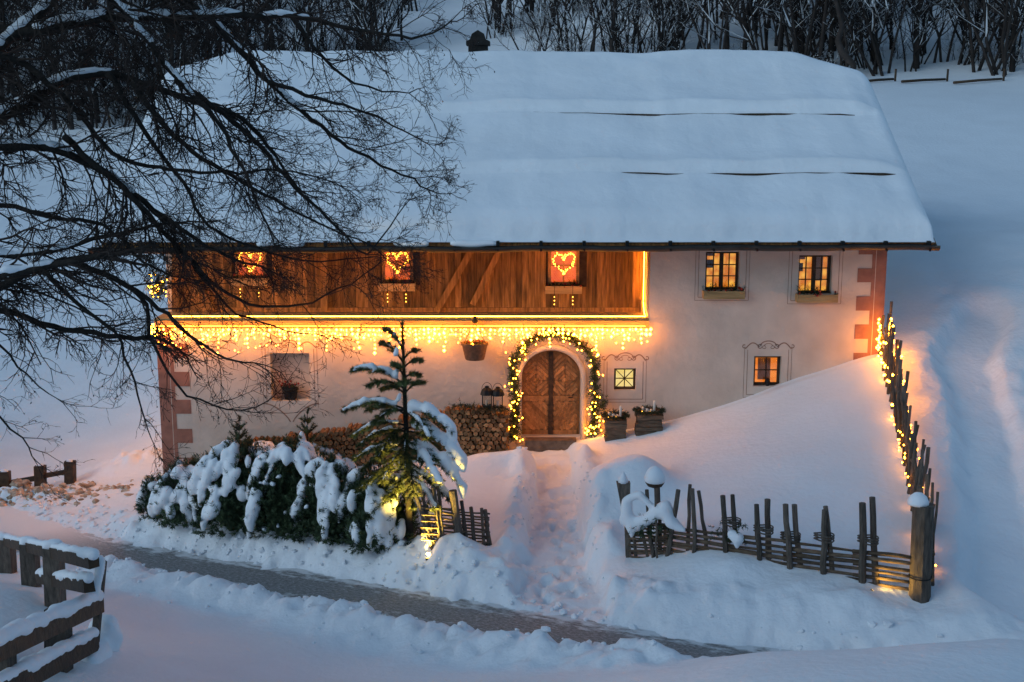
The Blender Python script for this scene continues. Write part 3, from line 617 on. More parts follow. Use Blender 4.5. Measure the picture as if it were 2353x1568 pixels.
link('cap_snow', MB().ico((p.x+.02, 6.08, p.z+.06), .06, 1, (1,.6,.7)).mesh('cap_snow', M['snowlump'], True), ch)
# ================================================================ lights on the house
bulb_me = MB().add([(0,0,-1.25), (1,0,0), (0,1,0), (-1,0,0), (0,-1,0), (0,0,1.1)], [(0,2,1), (0,3,2), (0,4,3), (0,1,4), (5,1,2), (5,2,3), (5,3,4), (5,4,1)])
def bulb_mesh(r, m): q = MB(); q.v = [tuple(c_*r for c_ in p) for p in bulb_me.v]; q.f = bulb_me.f; return q.mesh('bulb', m, True)
BB = bulb_mesh(.029, M['bulb']); BS = bulb_mesh(.018, M['bulbs']); BT = bulb_mesh(.014, M['tiny'])
rnd = random.Random(3)
ic = thing('icicle_light_curtain', (-2.6, -.16, ZL-.1), 'curtain of warm icicle lights hanging under the gallery ledge', 'string lights')
cab = MB(); cab.tube([(XL-.05, -.34, ZL-.13), (XG-.02, -.34, ZL-.13)], .006, 4)
rope = link('rope_light', MB().tube([(XL+.05, -.125, ZL-.13), (XG-.08, -.125, ZL-.13)], .011, 6).mesh('rope_light', M['rope']), ic)
rope = link('rope_light', MB().tube([(XL+.3, .22, ZL+.05), (XG-.05, .22, ZL+.05), (XG-.05, .6, ZL+.06), (XG-.05, .85, ZL+.3), (XG-.05, .85, 4.6)], .007, 5).mesh('rope_light', M['rope2']), ic)
for k in range(13): xk = XL+.1+k*(XG-XL-.2)/12; cab.tube([(xk, -.09, ZL-.10), (xk, -.35, ZL-.125)], .008, 4)
pat = [.14,.30,.20,.50,.26,.14,.36,.22,.16,.44,.28,.18,.58,.24]; x = XL+.02; nb_ = 0; i = 0
while x < XG+.02 and nb_ < 292:
    L = pat[i % len(pat)]*rnd.uniform(.8, 1.15); y = -.34 + rnd.uniform(-.04, .04); cab.tube([(x, y, ZL-.13), (x+rnd.uniform(-.02,.02), y, ZL-.13-L)], .003, 3, False)
    z = ZL-.16-rnd.uniform(0,.03)
    while z > ZL-.13-L-.01 and nb_ < 292:
        b = link('bulb', BB, ic, (x+rnd.uniform(-.025,.025), y-.015, z)); s = rnd.choice((.62,.8,1,1.25)); b.scale = (s,s,s); nb_ += 1; z -= rnd.uniform(.085,.13)
    x += rnd.uniform(.10,.15); i += 1
q = MB()
for k in range(280):
    L = pat[k % len(pat)]; x = rnd.uniform(XL, XG); z = ZL-.15-L*rnd.random(); y = -.34+rnd.uniform(-.05,.05); q.add([(x+a*.015, y+b*.015, z+c_*.015) for a, b, c_ in bulb_me.v], bulb_me.f)
q.build('small_bulbs', M['bulb'], ic)['kind'] = 'stuff'
cab.build('cable', M['cable'], ic)
# the same string turns the corner along the end wall
sl_ = thing('side_light_curtain', (XL-.1, 3, ZL-.1), 'warm icicle lights turning the corner onto the left end wall', 'string lights')
cab = MB().tube([(XL-.08, -.05, ZL-.13), (XL-.08, 7, ZL-.13)], .006, 4); y = 0; i = 4
while y < 7:
    L = pat[i % len(pat)]; cab.tube([(XL-.08, y, ZL-.13), (XL-.08, y, ZL-.13-L)], .003, 3, False); z = ZL-.17
    while z > ZL-.13-L-.01: b = link('bulb', BB, sl_, (XL-.09-rnd.uniform(0,.03), y, z)); b.scale = (1.7,)*3; z -= .13
    y += .13; i += 1
cab.build('cable', M['cable'], sl_)

def tuft(V, p, d, length, n, r0, ln, wd, rnd_, spread=.9):   # needles round a shoot: fills V with triangles
    d = Vector(d).normalized(); a = d.orthogonal().normalized(); b = d.cross(a)
    for k in range(n):
        t_ = rnd_.random(); th = rnd_.uniform(0, 2*math.pi); q = p + d*(length*t_); rad = a*math.cos(th) + b*math.sin(th)
        dr = (d*rnd_.uniform(.25, .9) + rad*spread).normalized(); s = dr.cross(rad if abs(dr.dot(rad)) < .95 else d)
        if s.length < 1e-4: s = a
        s = s.normalized()*wd; o = q + rad*r0; e = o + dr*ln*rnd_.uniform(.7, 1.15); V.append(((o-s)[:], (o+s)[:], e[:]))
# garland round the door
gl = thing('door_garland', (DCX, -.15, DZ0), 'pine garland wound with warm fairy lights arching over the wooden door', 'garland')
cx_, gr = W(1272, 880, -.12).x, .98
ga = [W(1180, 1008, -.12), W(1184, 960, -.12), W(1183, 905, -.12)] + [Vector((cx_ + (gr+.02*math.sin(5*a))*math.cos(a), -.12, W(1272, 862, -.12).z + gr*1.02*math.sin(a))) for a in np.linspace(math.pi, 0, 15)] + [W(1367, 905, -.12), W(1366, 960, -.12), W(1362, 1000, -.12)]
ga = smooth_line(ga, .05); V = []
for i, p in enumerate(ga[:-1]):
    t_ = (ga[i+1]-p).normalized(); th = 1.15 + .35*math.sin(i*.35)
    for k in range(11):
        d = Vector((rnd.gauss(0,1), -abs(rnd.gauss(0,.8)), rnd.gauss(0,1))) + t_*.6
        tuft(V, p, d, .14*th, 9, .0, .075, .009, rnd)
for k in range(60):                                   # a thicker sprig hanging on the right
    p = W(1385, 925, -.15) + Vector((rnd.gauss(0,.05), rnd.gauss(0,.04), rnd.gauss(0,.10))); tuft(V, p, (rnd.gauss(.3,1), -.4, rnd.gauss(-.2,1)), .12, 8, 0, .08, .008, rnd)
tri_mesh('foliage', V, M['needle'], gl); link('garland_rope', MB().tube(ga[::4], .02, 5).mesh('garland_rope', M['darkwood']), gl)
cab = MB(); pts = []
for i in range(0, len(ga)-1):
    t_ = (ga[i+1]-ga[i]).normalized(); s = Vector((0,1,0)).cross(t_); th = i*.62; pts.append(ga[i] + s*.15*math.cos(th) + Vector((0, -.13 + .05*math.sin(th), 0)))
cab.tube(pts, .003, 3, False); cab.build('cable', M['cable'], gl)
n = 0
for i in range(len(pts)):
    side = i < len(pts)*.33
    for k in range(2 if (i < 22 or i > len(pts)-16) else 1):
        if rnd.random() < .72: link('bulb', BS, gl, pts[i] + Vector((rnd.uniform(-.07,.07), rnd.uniform(-.05,.0), rnd.uniform(-.05,.05)))); n += 1
gp = W(1368, 985, -.25)
for k in range(15): link('bulb', BS, gl, gp + Vector((rnd.gauss(0,.10), rnd.uniform(-.1,.05), rnd.gauss(-.02,.12))))
# heart wreaths in the gallery windows
HL = ('heart wreath of fairy lights in the gallery window behind the bare branches', 'heart wreath of fairy lights in the middle gallery window', 'heart wreath of fairy lights in the gallery window above the door')
for (x0, x1, z0, z1), lab, zz in zip(GW, HL, (598, 600, 603)):
    cx_ = (x0+x1)/2; cz_ = W(1176, zz, .9).z; t0 = thing('heart_wreath', (cx_, .93, cz_), lab, 'wreath', 'heart wreaths in the gallery windows'); hp = []
    for a in np.linspace(0, 2*math.pi, 41)[:-1]:
        hx = 16*math.sin(a)**3; hz = 13*math.cos(a)-5*math.cos(2*a)-2*math.cos(3*a)-math.cos(4*a); hp.append(Vector((cx_+hx*.0165, .93, cz_+hz*.0165)))
    link('wire_hoop', MB().tube(hp+[hp[0]], .008, 5).mesh('wire_hoop', M['darkwood']), t0)
    for p in hp:
        for k in range(2): link('bulb', BT, t0, p + Vector((rnd.gauss(0,.018), -.02+rnd.gauss(0,.01), rnd.gauss(0,.018))))
# planter boxes under the windows
def planter(x0, x1, y0, y1, z0, h, label, drips=False, m=M['beamwood'], tall=.3, group=None):
    t0 = thing('window_box', ((x0+x1)/2, y0, z0), label, 'window box', group); tb = .02
    link('front_board', MB().box(x0, x1, y0, y0+tb, z0, z0+h).mesh('front_board', m), t0)
    for a in (x0, x1-tb): link('end_board', MB().box(a, a+tb, y0+tb+.001, y1, z0, z0+h-.003).mesh('end_board', m), t0)
    link('bottom_board', MB().box(x0+tb+.001, x1-tb-.001, y0+tb+.001, y1, z0+.002, z0+.02).mesh('bottom_board', m), t0)
    link('soil', MB().box(x0+tb+.001, x1-tb-.001, y0+tb+.001, y1, z0+.021, z0+h*.8).mesh('soil', M['darkwood']), t0)
    V = []; Fl = MB()
    for k in range(26):
        p = Vector((rnd.uniform(x0+.03, x1-.03), rnd.uniform(y0+.02, y1-.03), z0+h*.75)); tuft(V, p, (rnd.gauss(0,.5), rnd.gauss(-.15,.3), 1), tall*rnd.uniform(.3,.9), 16, 0, .09, .009, rnd)
        if k % 3 == 0: Fl.ico(p + Vector((rnd.gauss(0,.02), -.05, rnd.uniform(.02,.14))), rnd.uniform(.02,.035), 1)
    tri_mesh('greenery', V, M['leaf'], t0); Fl.build('red_bloom', M['flower'], t0)['kind'] = 'stuff'
    if drips:
        for fx in (.25, .75):
            xx = x0+(x1-x0)*fx; link('hanging_wire', MB().tube([(xx, y0-.01, z0+h), (xx, y0-.01, z0-.38)], .006, 4).mesh('hanging_wire', M['cable']), t0)
            for k in range(3): link('bulb', BT, t0, (xx, y0-.025, z0-.07-.09*k))
    return t0
for rc, lab in ((WIN_A, 'rough timber window box of evergreens beneath the plaster wall window beside the gallery'), (WIN_B, 'timber window box of evergreens beneath the window beside the red quoins')):
    x0, x1, z0, z1 = rc; planter(x0-.06, x1+.10, -.26, .15, z0-.17, .19, lab, tall=.28, group='window boxes on the plaster wall')
for rc, lab, v0 in zip(GW, ('timber flower box on the gallery boards behind the bare branches', 'timber flower box under the middle gallery window', 'timber flower box on the gallery boards above the door'), (640, 652, 658)):
    x0, x1, z0, z1 = rc; zt = W(1176, v0, .78).z; planter(x0-.07, x1+.06, .78, .99, zt-.19, .19, lab, True, tall=.22, group='flower boxes on the gallery')
# lit garland on the left end of the gallery
t0 = thing('gable_garland', (XL-.2, .55, 3.4), 'bundle of lit fairy lights and greenery at the left end of the gallery', 'garland'); V = []; c0 = W(364, 655, .5)
for k in range(30):
    p = c0 + Vector((rnd.uniform(-.20,.24), rnd.uniform(-.2,.3), rnd.uniform(-.34,.26))); tuft(V, p, (rnd.gauss(0,1), rnd.gauss(0,1), rnd.gauss(0,1)), .16, 26, 0, .11, .012, rnd)
    link('bulb', BS, t0, p + Vector((rnd.uniform(-.06,.0), -.06, rnd.uniform(-.03,.03))))
tri_mesh('foliage', V, M['needle2'], t0)
link('hook', MB().tube([c0+Vector((.35,.5,.1)), c0+Vector((.2,.3,.25)), c0+Vector((0,0,.2))], .015, 5).mesh('hook', M['iron']), t0)
# hanging basket
p = W(1091, 826, -.42); t0 = thing('hanging_basket', p, 'brown planter pail hanging on cords from the gallery ledge', 'hanging planter')
link('pail', MB().lathe([(.22,0), (.23,.02), (.30,.34), (.325,.35), (.325,.40), (.28,.40), (.27,.30)], 18, p).mesh('pail', M['pot'], True), t0)
V = []; 
for k in range(46): tuft(V, p + Vector((rnd.gauss(0,.1), rnd.gauss(0,.1), .30)), (rnd.gauss(0,.9), rnd.gauss(0,.9), 1), .14, 10, 0, .06, .009, rnd)
tri_mesh('foliage', V, M['leaf'], t0); q = MB()
for k in range(9): q.ico(p + Vector((rnd.gauss(0,.1), rnd.gauss(-.05,.08), .42+rnd.uniform(0,.05))), .028, 1)
q.build('red_bloom', M['flower'], t0)['kind'] = 'stuff'
top = W(1091, 742, -.2)
for s in (-.27, .27): link('cord', MB().tube([p + Vector((s, 0, .34)), p + Vector((s*.5, .05, .62)), top], .008, 4).mesh('cord', M['darkwood']), t0)
link('hook_block', MB().lathe([(.05,0), (.07,.04), (.06,.12), (.03,.15)], 8, top).tube([top+Vector((0,0,.1)), top+Vector((0,.12,.14))], .012, 4).mesh('hook_block', M['iron']), t0)
# pot in the niche
p = Vector((W(668, 918, .18).x, .18, NICHE[2]+.002)); t0 = thing('niche_pot', p, 'dark pot of red-tinged foliage standing in the plaster niche', 'flower pot')
link('pot', MB().lathe([(.14,0), (.15,.02), (.17,.22), (.20,.23), (.20,.27), (.17,.27)], 14, p).mesh('pot', M['iron'], True), t0); V = []; q = MB()
for k in range(60): tuft(V, p + Vector((rnd.gauss(0,.07), rnd.gauss(0,.05), .25)), (rnd.gauss(0,1), rnd.gauss(-.1,.6), .8), .16, 9, 0, .06, .010, rnd)
for k in range(14): q.ico(p + Vector((rnd.gauss(0,.13), rnd.gauss(-.08,.06), .32+rnd.uniform(0,.12))), .03, 1)
tri_mesh('foliage', V, M['leaf'], t0); q.build('red_bloom', M['flower'], t0)['kind'] = 'stuff'

# ================================================================ firewood, lanterns, stumps by the door
wp = thing('firewood_pile', (-3.2, -.35, -.8), 'long stack of split firewood against the white wall', 'woodpile')
XW0, XW1 = W(495, 1040, -.6).x, W(1166, 960, -.6).x
def wtop(x): 
    u = 1176.5 + x*2800/29.6; return float(np.interp(u, [480, 700, 830, 930, 1050, 1170], [W(480,1022,-.3).z, W(700,992,-.3).z, W(830,972,-.3).z, W(930,955,-.3).z, W(1050,930,-.3).z, W(1170,938,-.3).z]))
logs = []
for k in range(3):
    q = MB(); m_ = 6 + k; ang = sorted(rnd.uniform(0, 2*math.pi) for _ in range(m_)) if k else [2*math.pi*j/6 for j in range(6)]
    if k == 0: pr = [(math.cos(a)*.062, math.sin(a)*.06) for a in ang]
    elif k == 1: pr = [(-.065,-.03), (.02,-.055), (.065,.0), (.04,.05), (-.03,.04)]
    else: pr = [(-.05,-.05), (.06,-.04), (.05,.04), (-.01,.06), (-.055,.02)]
    n_ = len(pr); q.add([(a, 0, b) for a, b in pr] + [(a*.97, .45, b*.97) for a, b in pr], [tuple(range(n_)), tuple(range(n_, 2*n_))[::-1]] + [((i+1) % n_, i, n_+i, n_+(i+1) % n_) for i in range(n_)]); logs.append(q.mesh('log', M['logend']))
cand = []; row = 0; z = -1.25
while z < 1.2:
    x = XW0 + (row % 2)*.06
    while x < XW1:
        g0 = Hs(x, -.75)
        if z < wtop(x)-.05 and z > g0-.22: cand.append((x + rnd.uniform(-.015,.015), z + rnd.uniform(-.012,.012)))
        x += .122
    z += .107; row += 1
cand.sort(key=lambda p_: (p_[0] < -3.6, rnd.random())); extra = MB()
for i, (x, z) in enumerate(cand):
    me_ = rnd.choice(logs); rt = rnd.uniform(0, 6.28); y = -.58 + rnd.uniform(-.05,.05)
    if i < 298: o = link('log', me_, wp, (x, y, z)); o.rotation_euler = (0, rt, 0)
    else:
        cc, ss_ = math.cos(rt), math.sin(rt); extra.add([(x + a*cc + c_*ss_, y+b, z - a*ss_ + c_*cc) for a, b, c_ in [v_.co for v_ in me_.vertices]], [tuple(f.vertices) for f in me_.polygons])
if extra.v: extra.build('stacked_logs', M['logend'], wp)['kind'] = 'stuff'
V = []
for k in range(150):                                  # fir branches laid over the end of the stack
    x = rnd.uniform(W(1040,935,-.5).x, XW1); tuft(V, Vector((x, -.55+rnd.uniform(-.15,.15), wtop(x)+.05)), (rnd.gauss(0,1), -.5+rnd.gauss(0,.4), rnd.gauss(-.15,.3)), .24, 10, 0, .06, .008, rnd)
tag(tri_mesh('fir_branches', V, M['leaf']), 'loose fir branches lying on the firewood by the door', 'branches')
def lantern(u, lab):
    p = W(u, 924, -.5); p.z = wtop(p.x)+.05; t0 = thing('lantern', p, lab, 'lantern', 'lanterns on the firewood'); s = .105
    link('base', MB().box(p.x-s, p.x+s, p.y-s, p.y+s, p.z, p.z+.035).mesh('base', M['iron']), t0)
    for a in (-1, 1):
        for b in (-1, 1): link('corner_post', MB().box(p.x+a*s-.011, p.x+a*s+.011, p.y+b*s-.011, p.y+b*s+.011, p.z+.03, p.z+.30).mesh('corner_post', M['iron']), t0)
    for a, b in ((0,-1), (0,1), (-1,0), (1,0)):
        link('pane', MB().box(p.x+a*(s-.012)-(.002 if a else s-.02), p.x+a*(s-.012)+(.002 if a else s-.02), p.y+b*(s-.012)-(.002 if b else s-.02), p.y+b*(s-.012)+(.002 if b else s-.02), p.z+.037, p.z+.29).mesh('pane', M['glass']), t0)
    link('roof', MB().lathe([(.16,0), (.155,.02), (.13,.10), (.09,.15), (.05,.17), (.05,.2), (.02,.21)], 10, p+Vector((0,0,.29))).mesh('roof', M['iron']), t0)
    link('handle', MB().tube([p + Vector((.12*math.cos(a), 0, .42 + .16*math.sin(a))) for a in np.linspace(-.2, math.pi+.2, 13)], .006, 4).mesh('handle', M['iron']), t0)
    link('candle', MB().lathe([(.04,0), (.04,.12), (.01,.13)], 10, p+Vector((0,0,.036))).mesh('candle', M['candle']), t0)
lantern(1119, 'black iron lantern with ring handle on the firewood, farther from the door'); lantern(1144, 'black iron lantern with ring handle on the firewood, right beside the garland')
def stump(u0, u1, vt, vb, lab, n):
    a = W(u0, vt, -.6); b = W(u1, vt, -.6); t0 = thing('timber_stack', ((a.x+b.x)/2, -.6, a.z-.5), lab, 'wood stack', 'wood stacks with candles by the door'); z = Hs((a.x+b.x)/2, -.6)-.1; zt = a.z; k = 0
    cx_ = (a.x+b.x)/2; hw = (b.x-a.x)/2
    while z < zt-.02:
        hh = rnd.uniform(.08,.13); hh = min(hh, zt-z)
        w1 = hw*rnd.uniform(.86,1.0); link('billet', MB().beam((cx_-w1+rnd.uniform(-.03,.03), -.72, z+hh/2), (cx_+w1, -.72, z+hh/2+rnd.uniform(-.008,.008)), hh-.008, .2, jit=.012, rnd=rnd).mesh('billet', M['railwood']), t0)
        link('billet', MB().beam((cx_-w1, -.48, z+hh/2), (cx_+w1, -.48, z+hh/2), hh-.01, .2, jit=.012, rnd=rnd).mesh('billet', M['railwood']), t0); z += hh
    p = Vector((cx_, -.6, zt)); V = []; hoop = []
    for q_ in np.linspace(0, 2*math.pi, 26):
        c_ = p + Vector((math.cos(q_)*hw*.75, math.sin(q_)*.2, .06)); hoop.append(c_)
        for j in range(6): tuft(V, c_, (math.cos(q_)+rnd.gauss(0,.6), math.sin(q_)*.8+rnd.gauss(0,.4), rnd.uniform(-.1,.5)), .14, 8, 0, .07, .008, rnd)
    wr = thing('candle_wreath', p, lab.replace('stack of split timber', 'fir wreath with candles'), 'wreath', 'fir wreaths on the wood stacks'); wr['label'] = ('fir wreath with white candles on the shorter timber stack' if n == 0 else 'fir wreath with white candles on the taller timber stack')
    tri_mesh('fir_ring', V, M['leaf'], wr); link('ring', MB().tube(hoop, .03, 5).mesh('ring', M['darkwood']), wr)
    for dx, dy, h in ((.12,.02,.26), (-.06,-.1,.1), (.03,-.12,.09), (-.14,.05,.1)):
        link('candle', MB().lathe([(.03,0), (.03,h), (.008,h+.01)], 9, p+Vector((dx,dy,.03))).mesh('candle', M['candle']), wr)
    link('glass_jar', MB().lathe([(.09,0), (.1,.02), (.1,.12)], 10, p+Vector((-.05,-.02,.05))).mesh('glass_jar', M['glass'], True), wr)
    for dx in (-.18, .0): link('bulb', BT, wr, p+Vector((dx,-.2,.09)))
stump(1388, 1440, 962, 1000, 'stack of split timber with a candle wreath on top, right beside the door garland', 0); stump(1459, 1524, 950, 985, 'taller stack of split timber with a candle wreath on top, against the snow slope', 1)
# ================================================================ snow lumps
def snow_lump(name, caps, parent, vox=.045, m=None, it=4):    # rounded snow from overlapping tapered capsules
    q = MB()
    for a, b, ra, rb in caps:
        a = Vector(a); b = Vector(b); q.ico(a, ra, 2); q.ico(b, rb, 2)
        if (b-a).length > 1e-3: q.tube([a, b], [ra, rb], 9)
    me = q.mesh('tmp', None); o = bpy.data.objects.new('tmp', me); col.objects.link(o)
    r = o.modifiers.new('r', 'REMESH'); r.mode = 'VOXEL'; r.voxel_size = vox; s = o.modifiers.new('s', 'SMOOTH'); s.iterations = it; s.factor = .5
    dg = bpy.context.evaluated_depsgraph_get(); me2 = bpy.data.meshes.new_from_object(o.evaluated_get(dg)); bpy.data.objects.remove(o); bpy.data.meshes.remove(me)
    co_ = np.zeros(len(me2.vertices)*3); me2.vertices.foreach_get('co', co_); co_ = co_.reshape(-1,3); n_ = fbm(co_[:,0]*1.0+co_[:,2]*.7, co_[:,1]+co_[:,2]*.6, .22, 2)
    nn = np.zeros(len(me2.vertices)*3); me2.vertices.foreach_get('normal', nn); co_ += nn.reshape(-1,3)*n_[:,None]*vox*1.1; me2.vertices.foreach_set('co', co_.ravel())
    me2.name = name; me2.materials.clear(); me2.materials.append(m or M['snowlump']); me2.polygons.foreach_set('use_smooth', [True]*len(me2.polygons)); me2.update()
    return link(name, me2, parent)
# ================================================================ dwarf pines in the front bed
rnd = random.Random(21)
def dwarf_pine(u, vb, wpx, vt, lab, drapes, seed, lean=0):
    rn = random.Random(seed); b = GT(u, vb); d_ = (b-CAM).length; rx_ = wpx*d_/2800/2; hz_ = W(u, vt, b.y+.15).z - b.z; ry_ = rx_*.75; cen = b + Vector((0, ry_*.55, -.05))
    t0 = thing('dwarf_pine', b, lab, 'shrub', 'snow-laden dwarf pines in the bed before the house'); V = []; st = MB()
    def surf(th, el, k=1.0):
        lum = 1 + .16*math.sin(3*th+seed) + .12*math.sin(5*th-el*4+seed*2)
        return cen + Vector((rx_*math.cos(th)*math.cos(el)*k*lum, ry_*math.sin(th)*math.cos(el)*k*lum, hz_*(math.sin(el)*.92 + .02)*k))
    nsh = int(640*(wpx/150)*max(.5, hz_))
    for k in range(nsh):
        th = rn.uniform(0, 2*math.pi); el = math.asin(rn.uniform(0, 1)); kk = rn.uniform(.80, 1.06); p = surf(th, el, kk)
        d = (p - cen - Vector((0,0,hz_*.1))).normalized() + Vector((rn.gauss(0,.3), rn.gauss(0,.3), .55+rn.gauss(0,.25)))
        ln_ = rn.uniform(.10,.2); tuft(V, p, d, ln_, 24, .004, .085, .0095, rn, .8)
    for k in range(12):
        th = rn.uniform(0, 2*math.pi); e = surf(th, rn.uniform(.3,1.2), .9); st.tube([b + Vector((rn.gauss(0,.1), ry_*.5, -.1)), (b+e)/2 + Vector((0, ry_*.3, .05)), e], [.035,.025,.01], 5)
    tri_mesh('needles', V, M['needle'], t0); st.build('stem', M['bark'], t0)['kind'] = 'stuff'
    core = MB(); core.ico(cen + Vector((0,0,hz_*.28)), 1, 3, (rx_*.66, ry_*.62, hz_*.46), .12, rn); core.build('inner_twigs', M['needle'], t0)
    caps = []
    for k in range(drapes*9):                          # cushions of snow lying on the upper shoots, sliding down a little
        th = rn.uniform(math.pi*.7, math.pi*2.2); e0 = math.asin(rn.uniform(.30, .98)); r_ = rn.uniform(.055,.125); de = rn.uniform(.14,.42); dth = rn.uniform(-.22,.10)
        if math.sin(th*2.3+seed*1.7)+.5*math.sin(th*5+seed) < -.35 and e0 < 1.0: continue
        pts = [surf(th+dth*t_, e0-de*t_, 1.04+.02*math.sin(k)) + Vector((0,0,.02)) for t_ in (0,.4,.75,1)]
        for i in range(3): caps.append((pts[i], pts[i+1], r_*(.9,1.15,1,.55)[i], r_*(.9,1.15,1,.55)[i+1]))
    for k in range(int(drapes*3)):
        th = rn.uniform(0, 2*math.pi); p = surf(th, rn.uniform(.1,1.1), 1.04); caps.append((p, p+Vector((rn.gauss(0,.06), rn.gauss(0,.04), -.03)), rn.uniform(.03,.06), .03))
    snow_lump('snow_load', caps, t0, .03, it=2)['kind'] = 'stuff'
    return b, t0
dwarf_pine(352, 1185, 62, 1098, 'small dark dwarf pine with upright shoots at the end of the bed', 2, 1)
dwarf_pine(432, 1205, 150, 1058, 'low dwarf pine with a sloping snow load beside the house corner', 7, 2)
dwarf_pine(548, 1222, 190, 1012, 'tall dwarf pine with one long sheet of snow down its front', 10, 3)
dwarf_pine(668, 1236, 180, 1018, 'broad dwarf pine with several drooping snow fingers', 10, 4)
dwarf_pine(762, 1244, 150, 1052, 'dwarf pine split by a wide drift of snow', 9, 5)
dwarf_pine(868, 1258, 190, 1075, 'dark dwarf pine with thin patches of snow next to the lit conifer', 5, 6)
dwarf_pine(640, 1120, 240, 1022, 'bushy dwarf pine behind the others in front of the firewood', 8, 7)
# small saplings behind the bed
def sapling(u, vb, vt, Y, lab, snow_=True):
    a = W(u, vb, Y); b = W(u, vt, Y); t0 = thing('pine_sapling', a, lab, 'sapling', 'pine saplings behind the bed'); V = []; st = MB().tube([a-Vector((0,0,.3)), b], [.03,.008], 5); h = (b-a).length
    for f, n in ((.25,5), (.5,5), (.75,4), (.98,1)):
        p = a.lerp(b, f)
        for k in range(n):
            th = 2*math.pi*k/n + f*7; d = Vector((math.cos(th), math.sin(th), .9 if n > 1 else 4)).normalized(); L = h*.34*(1.15-f)+.08; st.tube([p, p+d*L], [.01,.004], 4)
            for j in range(5): tuft(V, p+d*L*j/5, d, L/4, 22, .004, .08, .008, rnd, .9)
    tri_mesh('needles', V, M['needle'], t0); st.build('stem', M['bark'], t0)
    if snow_: snow_lump('snow_load', [(a.lerp(b,.5)+Vector((-.1,-.1,.05)), a.lerp(b,.3)+Vector((-.06,-.15,0)), .07, .09), (a.lerp(b,.8)+Vector((-.03,-.06,0)), a.lerp(b,.7), .04, .05)], t0, .035, it=3)
sapling(549, 1050, 968, -1.6, 'thin pine sapling rising in front of the white wall below the niche', False)
sapling(706, 1045, 950, -1.4, 'snow-dusted pine sapling in front of the firewood')
# ================================================================ the lit conifer
cb = GT(940, 1255); cb.y += .25; cb.z = Hs(cb.x, cb.y); ct = W(924, 742, cb.y)
con = thing('young_conifer', cb, 'young conifer with snow-laden boughs lit yellow from below', 'conifer')
def trunk_at(v): 
    t_ = (1255-v)/(1255-742); return cb.lerp(ct, t_)
link('trunk', MB().tube([cb-Vector((0,0,.3)), trunk_at(1000), trunk_at(850), ct], [.075,.05,.03,.008], 8).mesh('trunk', M['bark'], True), con)
V = []; BR = MB(); SN = []
def bough(v0, u1, v1, dy, snow_=0.0, droop=.12, sub=1.0, rn=rnd):
    a = trunk_at(v0); e = W(u1, v1, cb.y+dy); L = (e-a).length; pts = [a.lerp(e, t_) + Vector((0,0, droop*L*math.sin(math.pi*t_)*1.2)) for t_ in np.linspace(0, 1, 7)]
    BR.tube(pts, [.022*(1-t_*.75) for t_ in np.linspace(0,1,7)], 5); ax_ = (e-a).normalized(); side = ax_.cross(Vector((0,0,1))).normalized()
    nseg = max(4, int(L/.07))
    for i in range(nseg):
        f = (i+.5)/nseg; k = f*6; j = min(5, int(k)); p = pts[j].lerp(pts[j+1], k-j); dr = (pts[j+1]-pts[j]).normalized()
        if f > .12: tuft(V, p, dr, L/nseg*1.3, 34, .006, .10, .0085, rn, .8)
        if f > .25 and i % 2 == 0:
            for s in (-1, 1):
                sl = sub*(.22*(1-f)+.12)*min(1, L*1.1); d2 = (dr*.8 + side*s*.75 + Vector((0,0,rn.uniform(-.25,.12)))).normalized(); BR.tube([p, p+d2*sl], [.009,.004], 4)
                m_ = max(2, int(sl/.07))
                for q_ in range(m_): tuft(V, p+d2*(sl*q_/m_), d2, sl/m_*1.4, 28, .005, .09, .0085, rn, .8)
                if snow_ > .5 and rn.random() < snow_*.75: SN.append((p+Vector((0,0,.04)), p+d2*sl*.95+Vector((0,0,.01)), .05*snow_, .03*snow_))
    if snow_ > 0:
        for i in range(1, 6):
            r_ = .105*snow_*(.7+.5*math.sin(i*1.3+v0)**2); SN.append((pts[i]+Vector((0,0,r_*.65)), pts[i+1]+Vector((0,0,r_*.45)), r_, r_*.8))
        if snow_ > .8: SN.append((pts[6], pts[6]+Vector((rn.gauss(.03,.03),-.03,-.2)), .10*snow_, .05))
for v in range(742, 960, 9): tuft(V, trunk_at(v+8), (0,0,1), .08, 40, .012, .10, .009, rnd, .75)
for spec in ((805,888,758,-.1,.35), (825,958,805,.1,0), (835,880,790,.15,.25), (845,965,828,-.1,0), (870,962,862,-.2,.1), (868,905,838,-.25,0), (885,818,850,-.1,.65), (893,846,886,-.35,0), (895,930,880,-.4,.2), (905,970,880,.3,0), (905,880,895,.4,0),
             (942,790,944,-.15,.6), (945,862,968,-.4,.25), (940,1036,984,-.2,1.0,.10), (950,985,1005,-.6,.4), (945,1000,950,.6,.6), (955,850,940,.6,.3),
             (985,1060,1058,-.25,1.15,.14), (980,812,1000,-.3,.45), (985,870,1050,-.7,.2), (990,930,1075,-.85,.15), (995,1010,1040,.6,.4), (995,830,1020,.5,.4),
             (1030,1062,1118,-.3,1.15,.14), (1025,1010,1110,-.75,.7), (1030,815,1055,-.25,.35), (1035,880,1105,-.75,.2), (1040,950,1135,-.95,.0), (1035,1030,1080,.5,.4), (1040,830,1085,.5,.3),
             (1090,1035,1150,-.2,.8), (1085,820,1130,-.3,.15), (1095,900,1150,-.55,0), (1110,950,1165,-.35,0), (1100,1000,1165,-.6,.5), (1130,840,1190,-.35,0)):
    bough(*spec)
tri_mesh('needles', V, M['needle2'], con); BR.build('boughs', M['bark'], con)['kind'] = 'stuff'
for v, du in ((800,-12), (850,-14), (905,-10), (930,12)): p = trunk_at(v) + Vector((du/110,-.07,0)); SN.append((p, p+Vector((-.03,0,-.1)), .045, .055))
snow_lump('snow_load', SN, con, .03, it=2)['kind'] = 'stuff'
